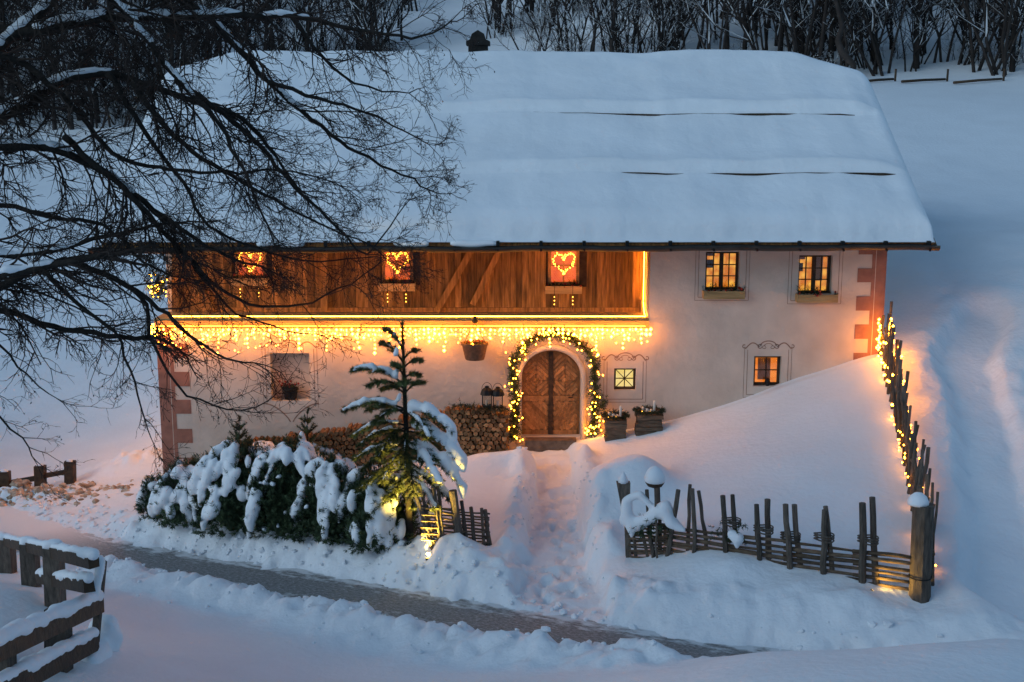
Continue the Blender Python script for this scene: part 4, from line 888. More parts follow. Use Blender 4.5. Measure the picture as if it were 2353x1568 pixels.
# ================================================================ fences of stakes and rails
def plane_pt(u, v, A, B):
    d = ray(u, v); n_ = Vector((-(B.y-A.y), B.x-A.x, 0)); t_ = (Vector((A.x, A.y, 0))-CAM).dot(n_)/d.dot(n_); return CAM + d*t_
rnd = random.Random(8)
def pole(a, b, r0, r1, n=7, wob=.012):
    a = Vector(a); b = Vector(b); pts = [a.lerp(b, t_) + Vector((rnd.gauss(0,wob), rnd.gauss(0,wob), rnd.gauss(0,wob*.5))) for t_ in np.linspace(0, 1, 6)]
    return MB().tube(pts, [r0+(r1-r0)*t_ + rnd.gauss(0,.002) for t_ in np.linspace(0,1,6)], n)
def stake(par, a, b, r=.035, m='greywood'):            # top a, ground b; driven a little into the snow
    a = Vector(a); b = Vector(b); d = (b-a).normalized(); o = link('stake', pole(b+d*.35, a, r*1.1, r*.92, 7, .008).mesh('stake', M[m], False), par); return o
def rail(par, a, b, r=.03): return link('rail', pole(a, b, r, r*.85, 6, .006).mesh('rail', M['railwood'], True), par)
FA, FB = Vector((2.17,-7.0,0)), Vector((6.8,-9.31,0))
ff = thing('stake_fence', (4.4,-8.1,-.6), 'low woven fence of paired stakes and split rails running along the lane', 'fence')
off = Vector((FB.y-FA.y, -(FB.x-FA.x), 0)).normalized()*.055
for u0, v0, u1, v1, s, r in ((1486,1114,1500,1270,1,.04), (1508,1112,1514,1272,-1,.04), (1560,1122,1537,1272,1,.045), (1584,1114,1578,1250,-1,.035), (1594,1123,1599,1268,1,.042), (1604,1126,1619,1250,-1,.035), (1672,1139,1670,1268,1,.05), (1687,1140,1690,1262,-1,.045), (1746,1153,1747,1285,1,.05), (1762,1152,1764,1287,-1,.055), (1809,1161,1817,1312,1,.055), (1823,1166,1838,1306,-1,.05), (1890,1163,1893,1328,1,.055), (1896,1164,1910,1310,-1,.045), (1986,1150,1983,1342,1,.065), (2000,1149,2009,1330,-1,.055)):
    stake(ff, plane_pt(u0+rnd.gauss(0,3), v0+rnd.gauss(0,4), FA, FB)+off*s*rnd.uniform(.6,2), plane_pt(u1, v1, FA, FB)+off*s, r)
for k in range(8):
    for (ua, ub) in ((1525,1690), (1665,1830), (1800,1990), (1960,2100)):
        va = 1211 + (ua-1525)*.122 + k*(10.5 + (ua-1525)*.008); vb_ = 1211 + (ub-1525)*.122 + k*(10.5 + (ub-1525)*.008)
        rail(ff, plane_pt(ua, va+rnd.uniform(-3,3), FA, FB)+off*rnd.uniform(-.3,.3), plane_pt(ub, vb_+rnd.uniform(-3,3), FA, FB)+off*rnd.uniform(-.3,.3), rnd.uniform(.024,.042))
for u, v in ((1680,1205), (1754,1222), (1816,1238), (1893,1240), (1994,1246)):   # withy ties round each pair of stakes
    c0 = plane_pt(u, v, FA, FB); q = MB(); ax_ = (FB-FA).normalized()
    for dz in (0, .05, .09): q.tube([c0 + ax_*(.17*math.cos(t_)) - off.normalized()*(.11*math.sin(t_)) + Vector((0,0,dz+.015*math.sin(2*t_))) for t_ in np.linspace(0, 2*math.pi, 14)], .014, 4, False)
    link('withy_tie', q.mesh('withy_tie', M['greywood']), ff)['kind'] = 'stuff'
# gate end of that fence: woven panel, wedge-topped gate post, snow pillow with pine sprigs
gp_ = plane_pt(1448, 1290, FA, FB); gt_ = plane_pt(1432, 1108, FA, FB); q = MB(); q.add([gp_+Vector((a*.06, b*.06, -.4)) for a, b in ((-1,-1), (1,-1), (1,1), (-1,1))] + [gp_.lerp(gt_,.45)+Vector((a*.045, b*.045, 0)) for a, b in ((-1,-1), (1,-1), (1,1), (-1,1))] + [gt_+Vector((a*.125, b*.08, 0)) for a, b in ((-1,-1), (1,-1), (1,1), (-1,1))], [(3,2,1,0), (8,9,10,11)] + [(i+j, i+(j+1) % 4, i+4+(j+1) % 4, i+4+j) for i in (0,4) for j in range(4)])
gpo = q.build('gate_post', M['greywood']); tag(gpo, 'forked grey gate post widening to a flat snow-tipped top', 'post')
link('snow_cap', MB().lathe([(.10,0), (.09,.05), (.05,.14), (.015,.2)], 9, gt_-Vector((0,0,.01))).mesh('snow_cap', M['snowlump'], True), gpo)
for i in range(13):
    v = 1200 + i*7; rail(ff, plane_pt(1441+i*.5, v+2, FA, FB)+off*(1 if i % 2 else -1)*.6, plane_pt(1545, v+4+rnd.uniform(-3,3), FA, FB)-off*(1 if i % 2 else -1)*.5, rnd.uniform(.018,.028))
for u0, v0, u1, v1 in ((1452,1190,1462,1288), (1470,1200,1487,1282)): stake(ff, plane_pt(u0, v0, FA, FB), plane_pt(u1, v1, FA, FB), .032)
sp_ = thing('snowy_sprig_bundle', plane_pt(1480, 1200, FA, FB), 'bundle of pine sprigs under a fat snow pillow on the gate end of the fence', 'branches'); V = []
for k in range(70):
    p = plane_pt(rnd.uniform(1440,1540), rnd.uniform(1185,1222), FA, FB) + off*rnd.uniform(0,2.5); tuft(V, p, (rnd.gauss(0,.7), rnd.gauss(-.6,.5), rnd.gauss(-.3,.6)), .14, 14, 0, .08, .008, rnd)
tri_mesh('needles', V, M['needle'], sp_)
pp = lambda u, v, k=1.5: plane_pt(u, v, FA, FB) + off*k
snow_lump('snow_load', [(pp(1445,1150), pp(1442,1190), .10, .13), (pp(1442,1190), pp(1470,1205), .14, .12), (pp(1470,1200), pp(1500,1185), .12, .12), (pp(1500,1185), pp(1530,1165), .13, .15), (pp(1530,1165), pp(1545,1195), .15, .13), (pp(1450,1140), pp(1475,1135), .08, .08), (pp(1475,1135), pp(1500,1160), .08, .06), (pp(1545,1195), pp(1575,1215), .12, .06), (pp(1455,1205,2.5), pp(1458,1225,2.5), .1, .05)], sp_, .035, it=4)
sm = thing('fence_fir_sprig', plane_pt(1690, 1225, FA, FB), 'small fir sprig with a lump of snow tied to the stake fence', 'branches'); V = []
for k in range(34): tuft(V, pp(rnd.uniform(1640,1710), 1210+rnd.uniform(-14,38), 1.2), (rnd.gauss(0,1), rnd.gauss(-.4,.4), rnd.gauss(0,.7)), .13, 12, 0, .07, .008, rnd)
tri_mesh('needles', V, M['needle'], sm); snow_lump('snow_load', [(pp(1685,1222,2), pp(1700,1232,2), .09, .12), (pp(1700,1232,2), pp(1698,1250,2), .12, .05)], sm, .035)
# feeder bowl on a stick with a tall hat of snow
bp_ = thing('bird_feeder', plane_pt(1512, 1270, FA, FB), 'small bowl on a stick under a tall hat of snow by the gate', 'bird feeder'); bt = pp(1510, 1108, 2.2)
link('stick', pole(pp(1514, 1285, 2.2), bt, .022, .02).mesh('stick', M['greywood'], True), bp_); link('bowl', MB().lathe([(.05,-.07), (.13,-.04), (.175,.03), (.165,.04), (.1,.02)], 14, bt).mesh('bowl', M['darkwood'], True), bp_)
link('snow_hat', MB().lathe([(.165,.03), (.19,.07), (.18,.16), (.14,.25), (.07,.31), (.01,.33)], 14, bt).mesh('snow_hat', M['snowlump'], True), bp_)
# big corner post
cp = plane_pt(2114, 1380, FA, FB); ctp = plane_pt(2111, 1158, FA, FB); cpo = thing('corner_post', cp, 'thick cracked timber corner post with a snow cap where two fences meet', 'post')
q = MB(); n = 14; rr = [.165*(1+.07*math.sin(3*a)+.05*math.sin(7*a+1)) for a in np.linspace(0, 2*math.pi, n+1)[:-1]]
vs = []
for h in (-.5, .0, .5, 1.0, (ctp-cp).z): vs += [(cp.x+rr[j]*math.cos(2*math.pi*j/n)*(1.03-.02*h)-.02*h, cp.y+rr[j]*math.sin(2*math.pi*j/n), cp.z+h) for j in range(n)]
q.add(vs, [(i*n+j, i*n+(j+1) % n, (i+1)*n+(j+1) % n, (i+1)*n+j) for i in range(4) for j in range(n)] + [tuple(range(n))[::-1], tuple(range(4*n, 5*n))]); link('post_body', q.mesh('post_body', M['greywood']), cpo)
link('snow_cap', MB().lathe([(.17,0), (.175,.05), (.14,.13), (.07,.19), (.01,.205)], 12, ctp+Vector((-.01,0,-.01))).mesh('snow_cap', M['snowlump'], True), cpo)
link('iron_band', MB().tube([(cp.x-.02+.185*math.cos(a), cp.y+.185*math.sin(a), cp.z+.42) for a in np.linspace(0, 2*math.pi, 17)], .012, 5).mesh('iron_band', M['iron']), cpo)
# fence climbing to the house corner, wound with lights
SA, SB = Vector((8.72,-.35,0)), Vector((6.98,-9.2,0))
sf = thing('side_fence', (7.9,-4.8,.8), 'tall fence of leaning stakes wound with fairy lights climbing to the house corner', 'fence')
sd = (SB-SA).normalized(); sn = Vector((sd.y, -sd.x, 0)); NS = 27; tops = []
for i in range(NS):
    f = (i+.3)/NS; base = SA.lerp(SB, f) + Vector((.10*math.sin(f*math.pi), 0, 0)); gz_ = Hs(base.x, base.y)
    for s in (-1, 1):
        if rnd.random() < .12: continue
        h = rnd.uniform(.95,1.45) - .15*f; b_ = base + sn*s*.07 + sd*rnd.uniform(-.05,.05); b_.z = gz_-.05; top = b_ + Vector((rnd.gauss(-.02 if s < 0 else .05,.07), rnd.gauss(0,.08), h)); stake(sf, top, b_, rnd.uniform(.026,.042)); tops.append((b_, top))
for k in range(6):
    for j in range(5):
        pa = []
        for f in (j/5-.02, (j+1)/5+.02):
            f = min(max(f, 0.0), 1.0); b_ = SA.lerp(SB, f) + Vector((.10*math.sin(f*math.pi), 0, 0)); pa.append(Vector((b_.x, b_.y, Hs(b_.x, b_.y)+.06+.115*k+rnd.uniform(-.03,.03))) + sn*rnd.uniform(-.04,.04))
        rail(sf, pa[0], pa[1], rnd.uniform(.024,.04))
fl = thing('fence_fairy_lights', (8.3,-2,1.6), 'tangle of warm fairy lights wound along the climbing stake fence', 'string lights'); pth = []
for i in range(170):
    f = (i/170)**2.6*.97 if i < 152 else rnd.uniform(.3,.97); b_ = SA.lerp(SB, f) + Vector((.10*math.sin(f*math.pi), 0, 0)); hh = rnd.uniform(.12,.95) if f < .3 else rnd.uniform(.08,.5)
    p = Vector((b_.x, b_.y, Hs(b_.x, b_.y)+hh)) + sn*rnd.choice((-.13,-.11,.12))*rnd.uniform(.8,1.2) + Vector((0, rnd.uniform(-.08,.08), 0)); link('bulb', BB if f < .35 else BS, fl, p); pth.append(p)
pth.sort(key=lambda p_: -p_.y); link('cable', MB().tube(pth[::3], .004, 3, False).mesh('cable', M['cable']), fl)
# fence on the left of the gate
LA, LB = GT(1127, 1254), GT(985, 1262)
lf = thing('gate_fence', (LA+LB)/2, 'short woven stake fence beside the conifer, lit yellow from the ground', 'fence')
for u0, v0, u1, v1, r in ((948,1108,992,1256,.05), (964,1112,1000,1262,.035), (996,1120,1010,1256,.045), (1006,1118,1018,1252,.035), (1040,1128,1056,1246,.085), (1062,1152,1072,1250,.04), (1082,1166,1092,1252,.04), (1106,1168,1112,1252,.03), (1115,1172,1126,1254,.045)):
    stake(lf, plane_pt(u0, v0, LA, LB), plane_pt(u1, v1, LA, LB), r)
for i in range(11):
    v = 1176+i*7.2; rail(lf, plane_pt(1124, v+6, LA, LB)+Vector((0,.04*(-1)**i,0)), plane_pt(1048, v, LA, LB)-Vector((0,.04*(-1)**i,0)), rnd.uniform(.017,.026)); rail(lf, plane_pt(1056, v-2, LA, LB)+Vector((0,.04*(-1)**i,0)), plane_pt(968, v-10, LA, LB)-Vector((0,.05*(-1)**i,0)), rnd.uniform(.017,.028))
# garden spotlights half sunk in the snow
def spot(loc, tgt, power, ang, lab, colr):
    t0 = thing('garden_spotlight', loc, lab, 'spotlight', 'spotlights sunk in the snow'); d = (Vector(tgt)-Vector(loc)).normalized(); p = Vector(loc)
    link('housing', MB().tube([p-d*.12, p+d*.02], [.04,.045], 10).mesh('housing', M['iron'], True), t0); link('lens', MB().tube([p+d*.012, p+d*.024], .038, 10).mesh('lens', emit('spot_lens', colr, 1.5)), t0); link('ground_spike', MB().tube([p-d*.08, p+Vector((0,0,-.35))], .012, 5).mesh('ground_spike', M['iron']), t0)
    l = bpy.data.lights.new('lamp', 'SPOT'); l.energy = power; l.color = colr; l.spot_size = R(ang); l.spot_blend = .6; l.shadow_soft_size = .05; o = link('lamp', l, t0, p+d*.04); o.rotation_euler = d.to_track_quat('-Z', 'Y').to_euler()
s1 = plane_pt(984, 1250, LA, LB)+Vector((.0,-.16,0)); s1.z = Hs(s1.x, s1.y)+.0; spot(s1, trunk_at(985)+Vector((.22,-.1,0)), 300, 88, 'glowing spotlight in the snow at the foot of the conifer', (1, .66, .10))
s2 = plane_pt(2010, 1352, FA, FB)+off*5; s2.z = Hs(s2.x, s2.y)-.03; spot(s2, plane_pt(2060, 1320, FA, FB), 30, 100, 'glowing spotlight in the snow in front of the corner post', (1, .58, .10))
# ================================================================ heavy timber fence in the foreground
tf = thing('timber_fence', (-6,-13,.4), 'heavy dark timber post-and-rail fence with snow on its rails', 'fence')
K = Vector((-5.75,-13.0,0)); P3 = Vector((-7.2,-10.5,0)); N_ = Vector((-5.62,-15.9,0))
rn8 = random.Random(4)
def timber(par, a, b, hh, dd, nm='rail', snow_=.09, jit=.012):
    o = link(nm, MB().beam(a, b, dd, hh, Vector((0,0,1)), jit, rn8).mesh(nm, M['darkwood']), par); a = Vector(a); b = Vector(b)
    if snow_:
        q = [(a.lerp(b, t_)+Vector((0,0,hh*.5+snow_*.12)), a.lerp(b, t_+1/9)+Vector((0,0,hh*.5+snow_*.12)), snow_*rn8.uniform(.8,1.15), snow_*rn8.uniform(.8,1.15)) for t_ in np.linspace(0, 1-1/9, 9)]; snow_lump('rail_snow', q, par, .035, it=4)
far_ = lambda u, v: plane_pt(u, v, K, P3); near_ = lambda u, v: plane_pt(u, v, K, N_)
for (u, vt, vb) in ((14,1238,1310), (66,1248,1330), (122,1256,1388)):
    a = far_(u, vt); b = far_(u+4, vb); link('post', MB().beam(b-Vector((0,0,.5)), a, .25, .25, Vector((0,1,0)), .012, rn8).mesh('post', M['greywood']), tf)
    snow_lump('post_snow', [(a+Vector((-.06,0,.02)), a+Vector((.08,0,.02)), .11, .10)], tf, .035)
timber(tf, far_(-60,1228), far_(215,1290), .17, .13, snow_=.075); timber(tf, far_(92,1328), far_(205,1345), .17, .13, snow_=.075)
timber(tf, near_(226,1388), near_(-140,1552), .22, .16, snow_=.10); timber(tf, near_(214,1474), near_(-100,1640), .22, .16, snow_=.10)
kb = GT(218, 1474); link('post', MB().beam(near_(216,1490), near_(236,1288), .09, .10, Vector((0,1,0)), .01, rn8).mesh('post', M['greywood']), tf)
snow_lump('post_snow', [(near_(232,1284), near_(224,1330), .06, .09), (near_(225,1330), near_(214,1372), .09, .11)], tf, .035)
for u, vt, vb in ((165,1396,1500), (34,1470,1620)): a = near_(u, vt)+Vector((-.18,0,0)); b = near_(u, vb)+Vector((-.18,0,-.3)); link('post', MB().beam(b, a, .28, .26, Vector((0,1,0)), .012, rn8).mesh('post', M['greywood']), tf)
snow_lump('corner_drift', [(near_(238,1440), near_(245,1470), .2, .25), (near_(225,1500), near_(205,1530), .2, .2)], tf, .05)
# fence beyond the lane on the left
bf = thing('lane_fence', (-13,2,-1.8), 'low post-and-rail fence on the snow bank beyond the lane', 'fence')
for u, vt, vb in ((-70,1096,1160), (12,1084,1150), (92,1070,1132), (160,1060,1115)): link('post', MB().beam(W(u,vb,2)-Vector((0,0,.3)), W(u,vt,2), .25, .2, Vector((0,1,0)), .012, rn8).mesh('post', M['darkwood']), bf); snow_lump('post_snow', [(W(u-3,vt,2), W(u+3,vt,2), .08, .07)], bf, .04)
for ua, va, ub, vb in ((-70,1126,12,1110), (12,1112,92,1097), (92,1096,160,1083)): link('rail', MB().beam(W(ua,va,2), W(ub,vb,2), .09, .12, Vector((0,0,1)), .008, rn8).mesh('rail', M['darkwood']), bf)
# ================================================================ the wood behind the house
def bare_tree(seed, hgt, lean, stems, dens=1.0, detail=1.0):
    rn = random.Random(seed); T = MB(); Cr = MB(); Sn = []
    def grow(p, d, L, r, lev):
        n = 4 if lev < 2 else 3; pts = [Vector(p)]; dd = d.copy()
        for i in range(n):
            dd = (dd + Vector((rn.gauss(0,.16), rn.gauss(0,.16), rn.gauss(.05,.13)))).normalized(); pts.append(pts[-1] + dd*L/n)
        (T if lev == 0 else Cr).tube(pts, [r*(1-.75*i/n) for i in range(n+1)], 6 if lev == 0 else (4 if lev == 1 else 3), False)
        if lev > 0 and abs(dd.z) < .8 and rn.random() < .45:
            s = dd.cross(Vector((0,0,1))).normalized()*(r*.9+.022); a, b = pts[0]+Vector((0,0,r)), pts[-1]+Vector((0,0,r*.5))
            m_ = pts[n//2]+Vector((0,0,r*.9)); Sn.append(((a-s)[:], (m_+Vector((0,0,.03)))[:], (a+s)[:])); Sn.append(((m_-s)[:], b[:], (m_+s)[:]))
        if lev >= 3: return
        k = int(((11 if lev == 0 else 6) if lev < 2 else 4)*dens*rn.uniform(.8,1.2))
        for j in range(k):
            f = rn.uniform(.25 if lev == 0 else .2, 1); q = f*n; i = min(n-1, int(q)); b = pts[i].lerp(pts[i+1], q-i); td = (pts[i+1]-pts[i]).normalized()
            th = rn.uniform(0, 2*math.pi); o = td.orthogonal().normalized(); o = o*math.cos(th) + td.cross(o)*math.sin(th)
            grow(b, (td*rn.uniform(.45,.9) + o*rn.uniform(.6,1) + Vector((0,0,.1))).normalized(), L*rn.uniform(.28,.5)*(1.15-.4*f), max(.006, r*(1-.75*f)*.55), lev+1)
    for s in range(stems):
        th = rn.uniform(0, 6.28); sp = .35 if stems > 1 else .04
        grow(Vector((rn.gauss(0,.25)*(stems > 1), rn.gauss(0,.25)*(stems > 1), -.4)), Vector((math.cos(th)*sp+lean, math.sin(th)*sp, 1)).normalized(), hgt*rn.uniform(.75,1), (.0155*hgt if stems == 1 else .0095*hgt), 0)
    return T, Cr, Sn
WOOD = 'bare trees of the wood behind the house'
KINDS = [(101,11,.02,1,1.0,'straight snow-dusted bare tree in the wood above the house'), (102,9,.18,4,.75,'leaning many-stemmed bare tree in the wood above the house'), (103,12,-.05,1,1.15,'tall dense bare tree in the wood above the house'), (104,8,-.2,3,.8,'fanning bare coppice tree in the wood above the house'), (105,10,.0,2,.95,'twin-stemmed bare tree in the wood above the house')]
protos = []
for sd_, h_, ln_, st_, dn_, lab in KINDS:
    T, Cr, Sn = bare_tree(sd_, h_, ln_, st_, dn_); protos.append((T.mesh('trunk', M['fbark'], True), Cr.mesh('crown', M['fbark']), Sn, lab))
snow_me = []
for T, Cr, Sn, lab in protos:
    o = tri_mesh('tmp', Sn, M['snowlump']); snow_me.append(o.data); bpy.data.objects.remove(o)
rw = random.Random(77); places = []
def yf(x, rn):                                        # near edge of the wood
    if x > 15: return 42
    if x > 1: return 47
    if x > -2: return 60
    if x > -8.5: return 100
    if x > -20: return 60
    return 52
tries = 0
while len(places) < 700 and tries < 60000:
    tries += 1; y = 41 + 62*rw.random()**1.35; x = rw.uniform(-.50, .48)*(y+28.5)
    e = yf(x, rw)
    if y < e: continue
    if vnoise(np.array([x/5.0]), np.array([y/6.0]))[0] < -.16: continue
    d0 = 1.0 if y < e+16 else 1.5
    if any((x-a)**2 + (y-b)**2 < d0*d0 for a, b in places): continue
    places.append((x, y))
places.sort(key=lambda p_: p_[1] - yf(p_[0], None)*.5)
zs = H(np.array([p_[0] for p_ in places]), np.array([p_[1] for p_ in places])); farm = {k: [] for k in range(5)}
for i, ((x, y), z) in enumerate(zip(places, zs)):
    k = rw.randrange(5); s = rw.uniform(.55,1.25); rzv = rw.uniform(0, 6.28)
    if i < 296:
        zone = 'above the log barriers' if x > 15 else 'behind the roof ridge' if x > -2 else 'beyond the left part of the roof' if x > -20 else 'behind the old bare tree'
        t0 = thing('bare_tree', (0,0,0), protos[k][3].replace('in the wood above the house', 'in the wood ' + zone), 'tree', WOOD)
        for nm, me_ in (('trunk', protos[k][0]), ('crown', protos[k][1]), ('branch_snow', snow_me[k])): o = bpy.data.objects.new(nm, me_); col.objects.link(o); o.parent = t0
        o['kind'] = 'stuff'; t0.location = (x, y, z-.1); t0.rotation_euler = (0, 0, rzv); t0.scale = (s, s, s)
    else: farm[k].append((x, y, z-.1, s, rzv))
fw = bpy.data.meshes.new('far_wood')                  # the rest of the wood, farther up the slope, as one mass
Vn = []; Fn = []; base = 0
for k, L in farm.items():
    T, Cr, Sn = bare_tree(KINDS[k][0]+500, KINDS[k][1], KINDS[k][2], KINDS[k][3], KINDS[k][4]*.72)
    for me_ in (T.mesh('tmp', None), Cr.mesh('tmp', None)):
        vv = np.zeros(len(me_.vertices)*3); me_.vertices.foreach_get('co', vv); vv = vv.reshape(-1,3); li = np.zeros(len(me_.loops), dtype=np.int64); me_.loops.foreach_get('vertex_index', li); qd = li.reshape(-1,4)
        for x, y, z, s, a in L[:55]:
            ca, sa = math.cos(a)*s, math.sin(a)*s; Vn.append(np.stack([vv[:,0]*ca-vv[:,1]*sa+x, vv[:,0]*sa+vv[:,1]*ca+y, vv[:,2]*s+z], -1)); Fn.append(qd+base); base += len(vv)
Vn = np.concatenate(Vn); Fn = np.concatenate(Fn); fw.vertices.add(len(Vn)); fw.loops.add(Fn.size); fw.polygons.add(len(Fn)); fw.vertices.foreach_set('co', Vn.astype(np.float32).ravel()); fw.loops.foreach_set('vertex_index', Fn.astype(np.int32).ravel()); fw.polygons.foreach_set('loop_start', np.arange(0, Fn.size, 4, dtype=np.int32)); fw.polygons.foreach_set('loop_total', np.full(len(Fn), 4, dtype=np.int32)); fw.update(); fw.materials.append(M['fbark'])
o = link('far_wood', fw); o['kind'] = 'stuff'; tag(o, 'dense bare wood higher up the snowy slope', 'wood')
# undergrowth along the edge of the wood
T, Cr, Sn = bare_tree(301, 2.6, .05, 7, .6); bu = [(T.mesh('stems', M['fbark']), Cr.mesh('twigs', M['fbark']), Sn)]
T, Cr, Sn = bare_tree(302, 1.7, -.1, 9, .55); bu.append((T.mesh('stems', M['fbark']), Cr.mesh('twigs', M['fbark']), Sn))
bsn = []
for T, Cr, Sn in bu: o = tri_mesh('tmp', Sn, M['snowlump']); bsn.append(o.data); bpy.data.objects.remove(o)
xy = []
while len(xy) < 230:
    y = rw.uniform(42, 70); x = rw.uniform(-.46,.46)*(y+28.5) if len(xy) < 150 else rw.uniform(-.46,-.1)*(y+28.5)
    if y > yf(x, None)+.5: xy.append((x, y))
zs = H(np.array([p_[0] for p_ in xy]), np.array([p_[1] for p_ in xy]))
for (x, y), z in zip(xy, zs):
    k = rw.randrange(2); t0 = thing('bare_bush', (0,0,0), ('tall many-stemmed bare bush at the edge of the wood', 'low tangled bare bush at the edge of the wood')[k].replace('of the wood', 'of the wood ' + ('above the log barriers' if x > 15 else 'behind the roof' if x > -20 else 'behind the old bare tree')), 'bush', 'bare bushes under the wood')
    for nm, me_ in (('stems', bu[k][0]), ('twigs', bu[k][1]), ('twig_snow', bsn[k])): o = bpy.data.objects.new(nm, me_); col.objects.link(o); o.parent = t0; o['kind'] = 'stuff'
    s = rw.uniform(.7,1.4); t0.location = (x, y, z-.05); t0.rotation_euler = (0,0,rw.uniform(0,6.28)); t0.scale = (s,s,s)
# low kerb of logs along the foot of the wood
for i, (ua, va, ub, vb, lab) in enumerate(((1982,196,2052,191,'low log barrier at the foot of the wood nearest the roof'), (2072,193,2172,183,'long low log barrier at the foot of the wood'), (2192,186,2302,176,'low log barrier at the foot of the wood below the bushes'))):
    a = W(ua, va, 39); b = W(ub, vb, 40.5); a.z = Hs(a.x, a.y)+.12; b.z = Hs(b.x, b.y)+.12; t0 = thing('log_barrier', a, lab, 'barrier', 'log barriers below the wood')
    link('log', MB().tube([a, (a+b)/2+Vector((0,0,.02)), b], [.075,.07,.065], 8).mesh('log', M['darkwood'], True), t0); link('end_post', MB().tube([b+Vector((.1,0,-.4)), b+Vector((.12,0,.55))], .06, 7).mesh('end_post', M['darkwood'], True), t0)
q = MB(); bl = [W(1955,172,41), W(1962,150,41), W(1935,122,41), W(1925,95,41.5), W(1935,60,42), W(1920,0,43), W(1915,-80,44)]; bl[0].z = Hs(bl[0].x, bl[0].y)-.1
tag(q.tube(bl, [.16,.19,.22,.17,.14,.12,.08], 8).build('crooked_trunk', M['fbark'], None, True), 'crooked bent trunk at the edge of the wood beside the roof hip', 'tree')
# ================================================================ old tree reaching in from the left
rt = random.Random(42); TB = Vector((-7.3,-14.4,0)); TB.z = Hs(TB.x, TB.y)
tree = thing('old_bare_tree', TB, 'old bare tree spreading snow-lined branches in front of the roof', 'tree')
link('trunk', MB().tube([TB-Vector((0,0,.5)), TB+Vector((.02,0,.6)), TB+Vector((-.1,.1,3)), TB+Vector((.0,0,6)), TB+Vector((.1,.1,9)), TB+Vector((0,.1,13))], [.5,.36,.30,.26,.2,.08], 12).mesh('trunk', M['bark'], True), tree)
def trk(z): return Vector((-7.3, -14.35, z))
twn = 0
def limb(pts, r0, r1, ys, snow_rng=(), tw=1.0, root=True, dn=.15):
    pts = [(u if u < 600 else 600+(u-600)*.86, v) for u, v in pts]; n = len(pts); P = [W(u, v, ys[0]+(ys[1]-ys[0])*i/(n-1)) for i, (u, v) in enumerate(pts)]
    if root: P = [trk(P[0].z - .25)] + P
    P = smooth_line(P, .14); P = [p + Vector((rt.gauss(0,.012), rt.gauss(0,.02), rt.gauss(0,.012))) for p in P]; m_ = len(P); rad = [1.22*(r0 + (r1-r0)*(i/(m_-1))**.8) for i in range(m_)]
    lb = link('limb', MB().tube(P, rad, 7).mesh('limb', M['bark'], True), tree); Tw = MB(); Lf = []
    def twig(p, d, L, r, lev):
        k = 5 if lev < 2 else 4; q = [p]; dd = d.copy(); cur = Vector((rt.gauss(0,.09), rt.gauss(0,.09), rt.gauss(-.02,.10)))
        for i in range(k):
            dd = (dd + cur + Vector((rt.gauss(0,.15), rt.gauss(0,.15), rt.gauss(0,.15)))).normalized(); q.append(q[-1]+dd*L/k)
        Tw.tube(q, [r*(1-.6*i/k) for i in range(k+1)], 4 if lev == 1 else 3, False)
        if lev >= 2 and rt.random() < .05: e = q[-1]; s = Vector((rt.gauss(0,.02), rt.gauss(0,.02), -.035)); Lf.append((e[:], (e+s)[:], (e+s*.6+Vector((.018,.0,.0)))[:]))
        if lev < 4:
            kk = {1: 7, 2: 4, 3: 2}[lev]
            for j in range(int(kk*tw*rt.uniform(.6,1.25)+.5)):
                f = rt.uniform(.15,1); g_ = f*k; i = min(k-1, int(g_)); b = q[i].lerp(q[i+1], g_-i); td = (q[i+1]-q[i]).normalized(); o = td.orthogonal().normalized(); th = rt.uniform(0, 6.28); o = o*math.cos(th) + td.cross(o)*math.sin(th)
                twig(b, (td*.75 + o*rt.uniform(.5,1) + Vector((.08,0,-.05))).normalized(), L*rt.uniform(.35,.62), max(.0032, r*.6), lev+1)
    i = 3
    while i < m_-1:
        if P[i].x > -6.9 and rt.random() < .82:
            td = (P[min(i+1,m_-1)]-P[i-1]).normalized(); o = td.orthogonal().normalized(); th = rt.uniform(0, 6.28); o = o*math.cos(th) + td.cross(o)*math.sin(th); f = i/m_
            twig(P[i], (td*rt.uniform(.5,1) + o*rt.uniform(.4,.9) + Vector((.15,0,-.16))).normalized(), rt.uniform(.55,1.25)*(1.0-.35*f)*min(1.2, .6+r0*9), max(.006, min(.016, rad[i]*.4)), 1)
        i += max(1, int(round(dn*(1.0 if P[i].x > -3 else .75)/.14*rt.uniform(.7,1.5))))
    twig(P[-1], (P[-1]-P[-3]).normalized(), .6, max(.005, r1), 1); twig(P[-1], ((P[-1]-P[-3]).normalized()+Vector((.2,0,-.5))).normalized(), .5, max(.005, r1), 1)
    t_ = link('twigs', Tw.mesh('twigs', M['twig']), lb); t_['kind'] = 'stuff'
    if Lf: l_ = tri_mesh('withered_leaves', Lf, M['twig'], lb); l_['kind'] = 'stuff'
    for a, b in snow_rng:
        i0, i1 = int(a*(m_-1)), int(b*(m_-1)); caps = [(P[i]+Vector((0,0,rad[i]*.75)), P[i+1]+Vector((0,0,rad[i+1]*.75)), rad[i]*rt.uniform(.85,1.3), rad[i+1]*rt.uniform(.8,1.3)) for i in range(i0, i1)]
        if caps: snow_lump('limb_snow', caps, lb, .022, it=3)
limb([(-150,300),(-60,200),(0,110),(70,50),(130,-5),(220,-120)], .075, .04, (-14.3,-13.8), ((.35,.95),))
limb([(-120,60),(60,75),(240,42),(450,40),(680,38),(820,62),(1000,88),(1060,75),(1108,52)], .085, .008, (-14.2,-12.6), ((.28,.40),(.43,.62),(.68,.74)))
limb([(-120,330),(0,270),(100,208),(180,175),(250,168),(310,188),(440,228),(560,275),(640,360),(700,430)], .085, .010, (-14.4,-13.0), ((.30,.55),))
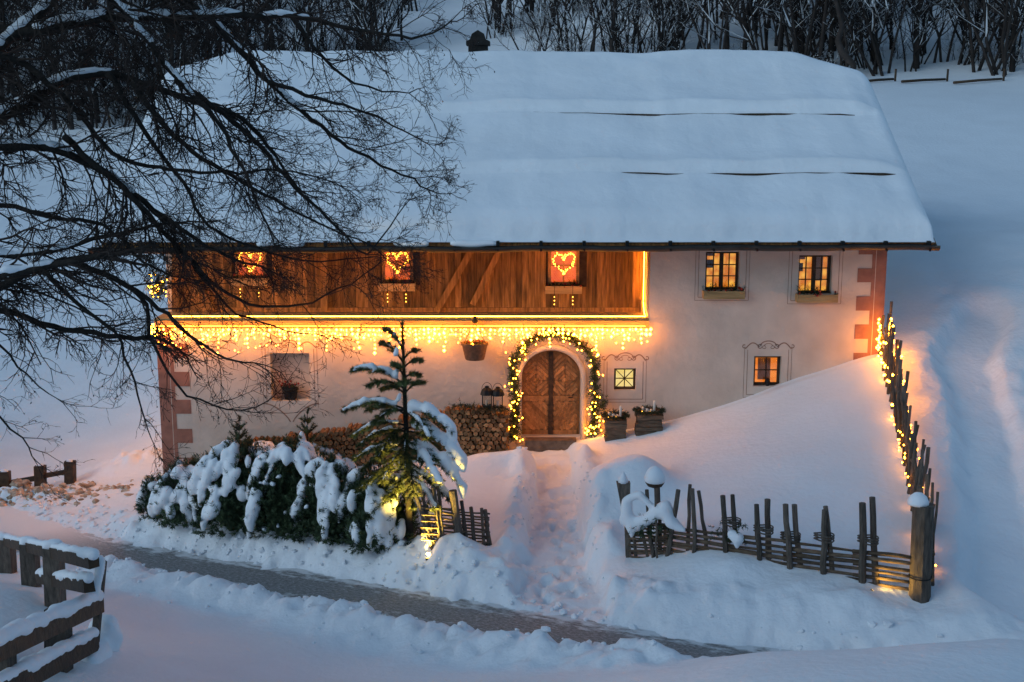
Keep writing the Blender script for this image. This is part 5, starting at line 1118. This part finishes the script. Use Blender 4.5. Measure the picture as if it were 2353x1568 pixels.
limb([(-100,-330),(100,-200),(300,-60),(440,10),(530,95),(620,190),(760,290),(860,350),(950,390),(1045,435)], .085, .008, (-14.2,-12.2), ((.40,.52),(.56,.64),(.7,.76)))
limb([(-100,-120),(60,-60),(260,0),(380,150),(500,280),(560,400),(620,520)], .07, .010, (-14.4,-13.6), ((.45,.6),(.66,.72)))
limb([(-120,310),(0,335),(120,342),(220,385),(290,430),(400,520),(520,590),(600,615)], .075, .010, (-14.5,-13.4), ((.3,.46),(.55,.62)))
limb([(-120,560),(0,585),(120,575),(240,545),(330,522),(400,512)], .055, .012, (-14.6,-14.0), ((.35,.7),), .9)
limb([(-120,640),(0,660),(60,625),(150,600),(260,640),(340,690),(450,780),(520,825),(585,838)], .065, .008, (-14.6,-13.8), (), .9)
limb([(-120,690),(0,715),(150,755),(270,775),(340,778)], .045, .022, (-14.3,-14.0), (), .8)
limb([(-60,650),(80,615),(180,600),(255,585)], .05, .03, (-14.9,-14.7), ((.5,.8),), .7)
limb([(300,660),(335,700),(345,770),(385,850),(430,905),(520,940),(590,935),(640,908)], .022, .005, (-14.1,-13.6), (), .8, False, .2)
limb([(150,320),(280,430),(400,560),(500,660),(600,705),(740,695),(840,650),(925,600)], .035, .005, (-14.2,-13.0), (), .8, False, .22)
limb([(400,180),(560,300),(700,440),(800,520),(880,585),(960,500),(1000,460)], .035, .005, (-13.6,-12.6), (), .9, False)
limb([(300,190),(420,330),(560,420),(720,500),(880,560),(935,595)], .035, .005, (-14.0,-12.8), (), .9, False)
limb([(620,190),(760,230),(880,260),(980,300),(1050,330)], .025, .005, (-13.4,-12.4), (), .9, False)
limb([(680,38),(760,130),(850,190),(960,215),(1020,205)], .025, .005, (-13.2,-12.6), (), .9, False)
limb([(250,168),(330,300),(420,420),(480,520),(620,580),(760,600),(900,590)], .03, .005, (-14.0,-13.0), (), .9, False)
limb([(-150,480),(0,470),(120,500),(240,520),(330,600),(420,640)], .04, .008, (-14.6,-13.9), (), .9)
limb([(-100,120),(60,150),(180,260),(260,350),(340,380),(520,400),(680,395),(800,420)], .05, .006, (-14.6,-13.2), (), 1.0)
limb([(-150,720),(-60,880),(0,960),(50,1005),(75,1050)], .03, .006, (-14.4,-14.0), (), .6)
limb([(-120,690),(0,790),(60,860),(110,910)], .03, .006, (-14.5,-14.2), (), .6)
limb([(100,620),(180,700),(260,760),(300,850),(330,960),(350,1010)], .025, .005, (-14.4,-14.0), (), .8, False, .2)
limb([(440,600),(520,700),(600,745),(700,765),(770,770)], .018, .004, (-13.8,-13.2), (), .6, False, .3)
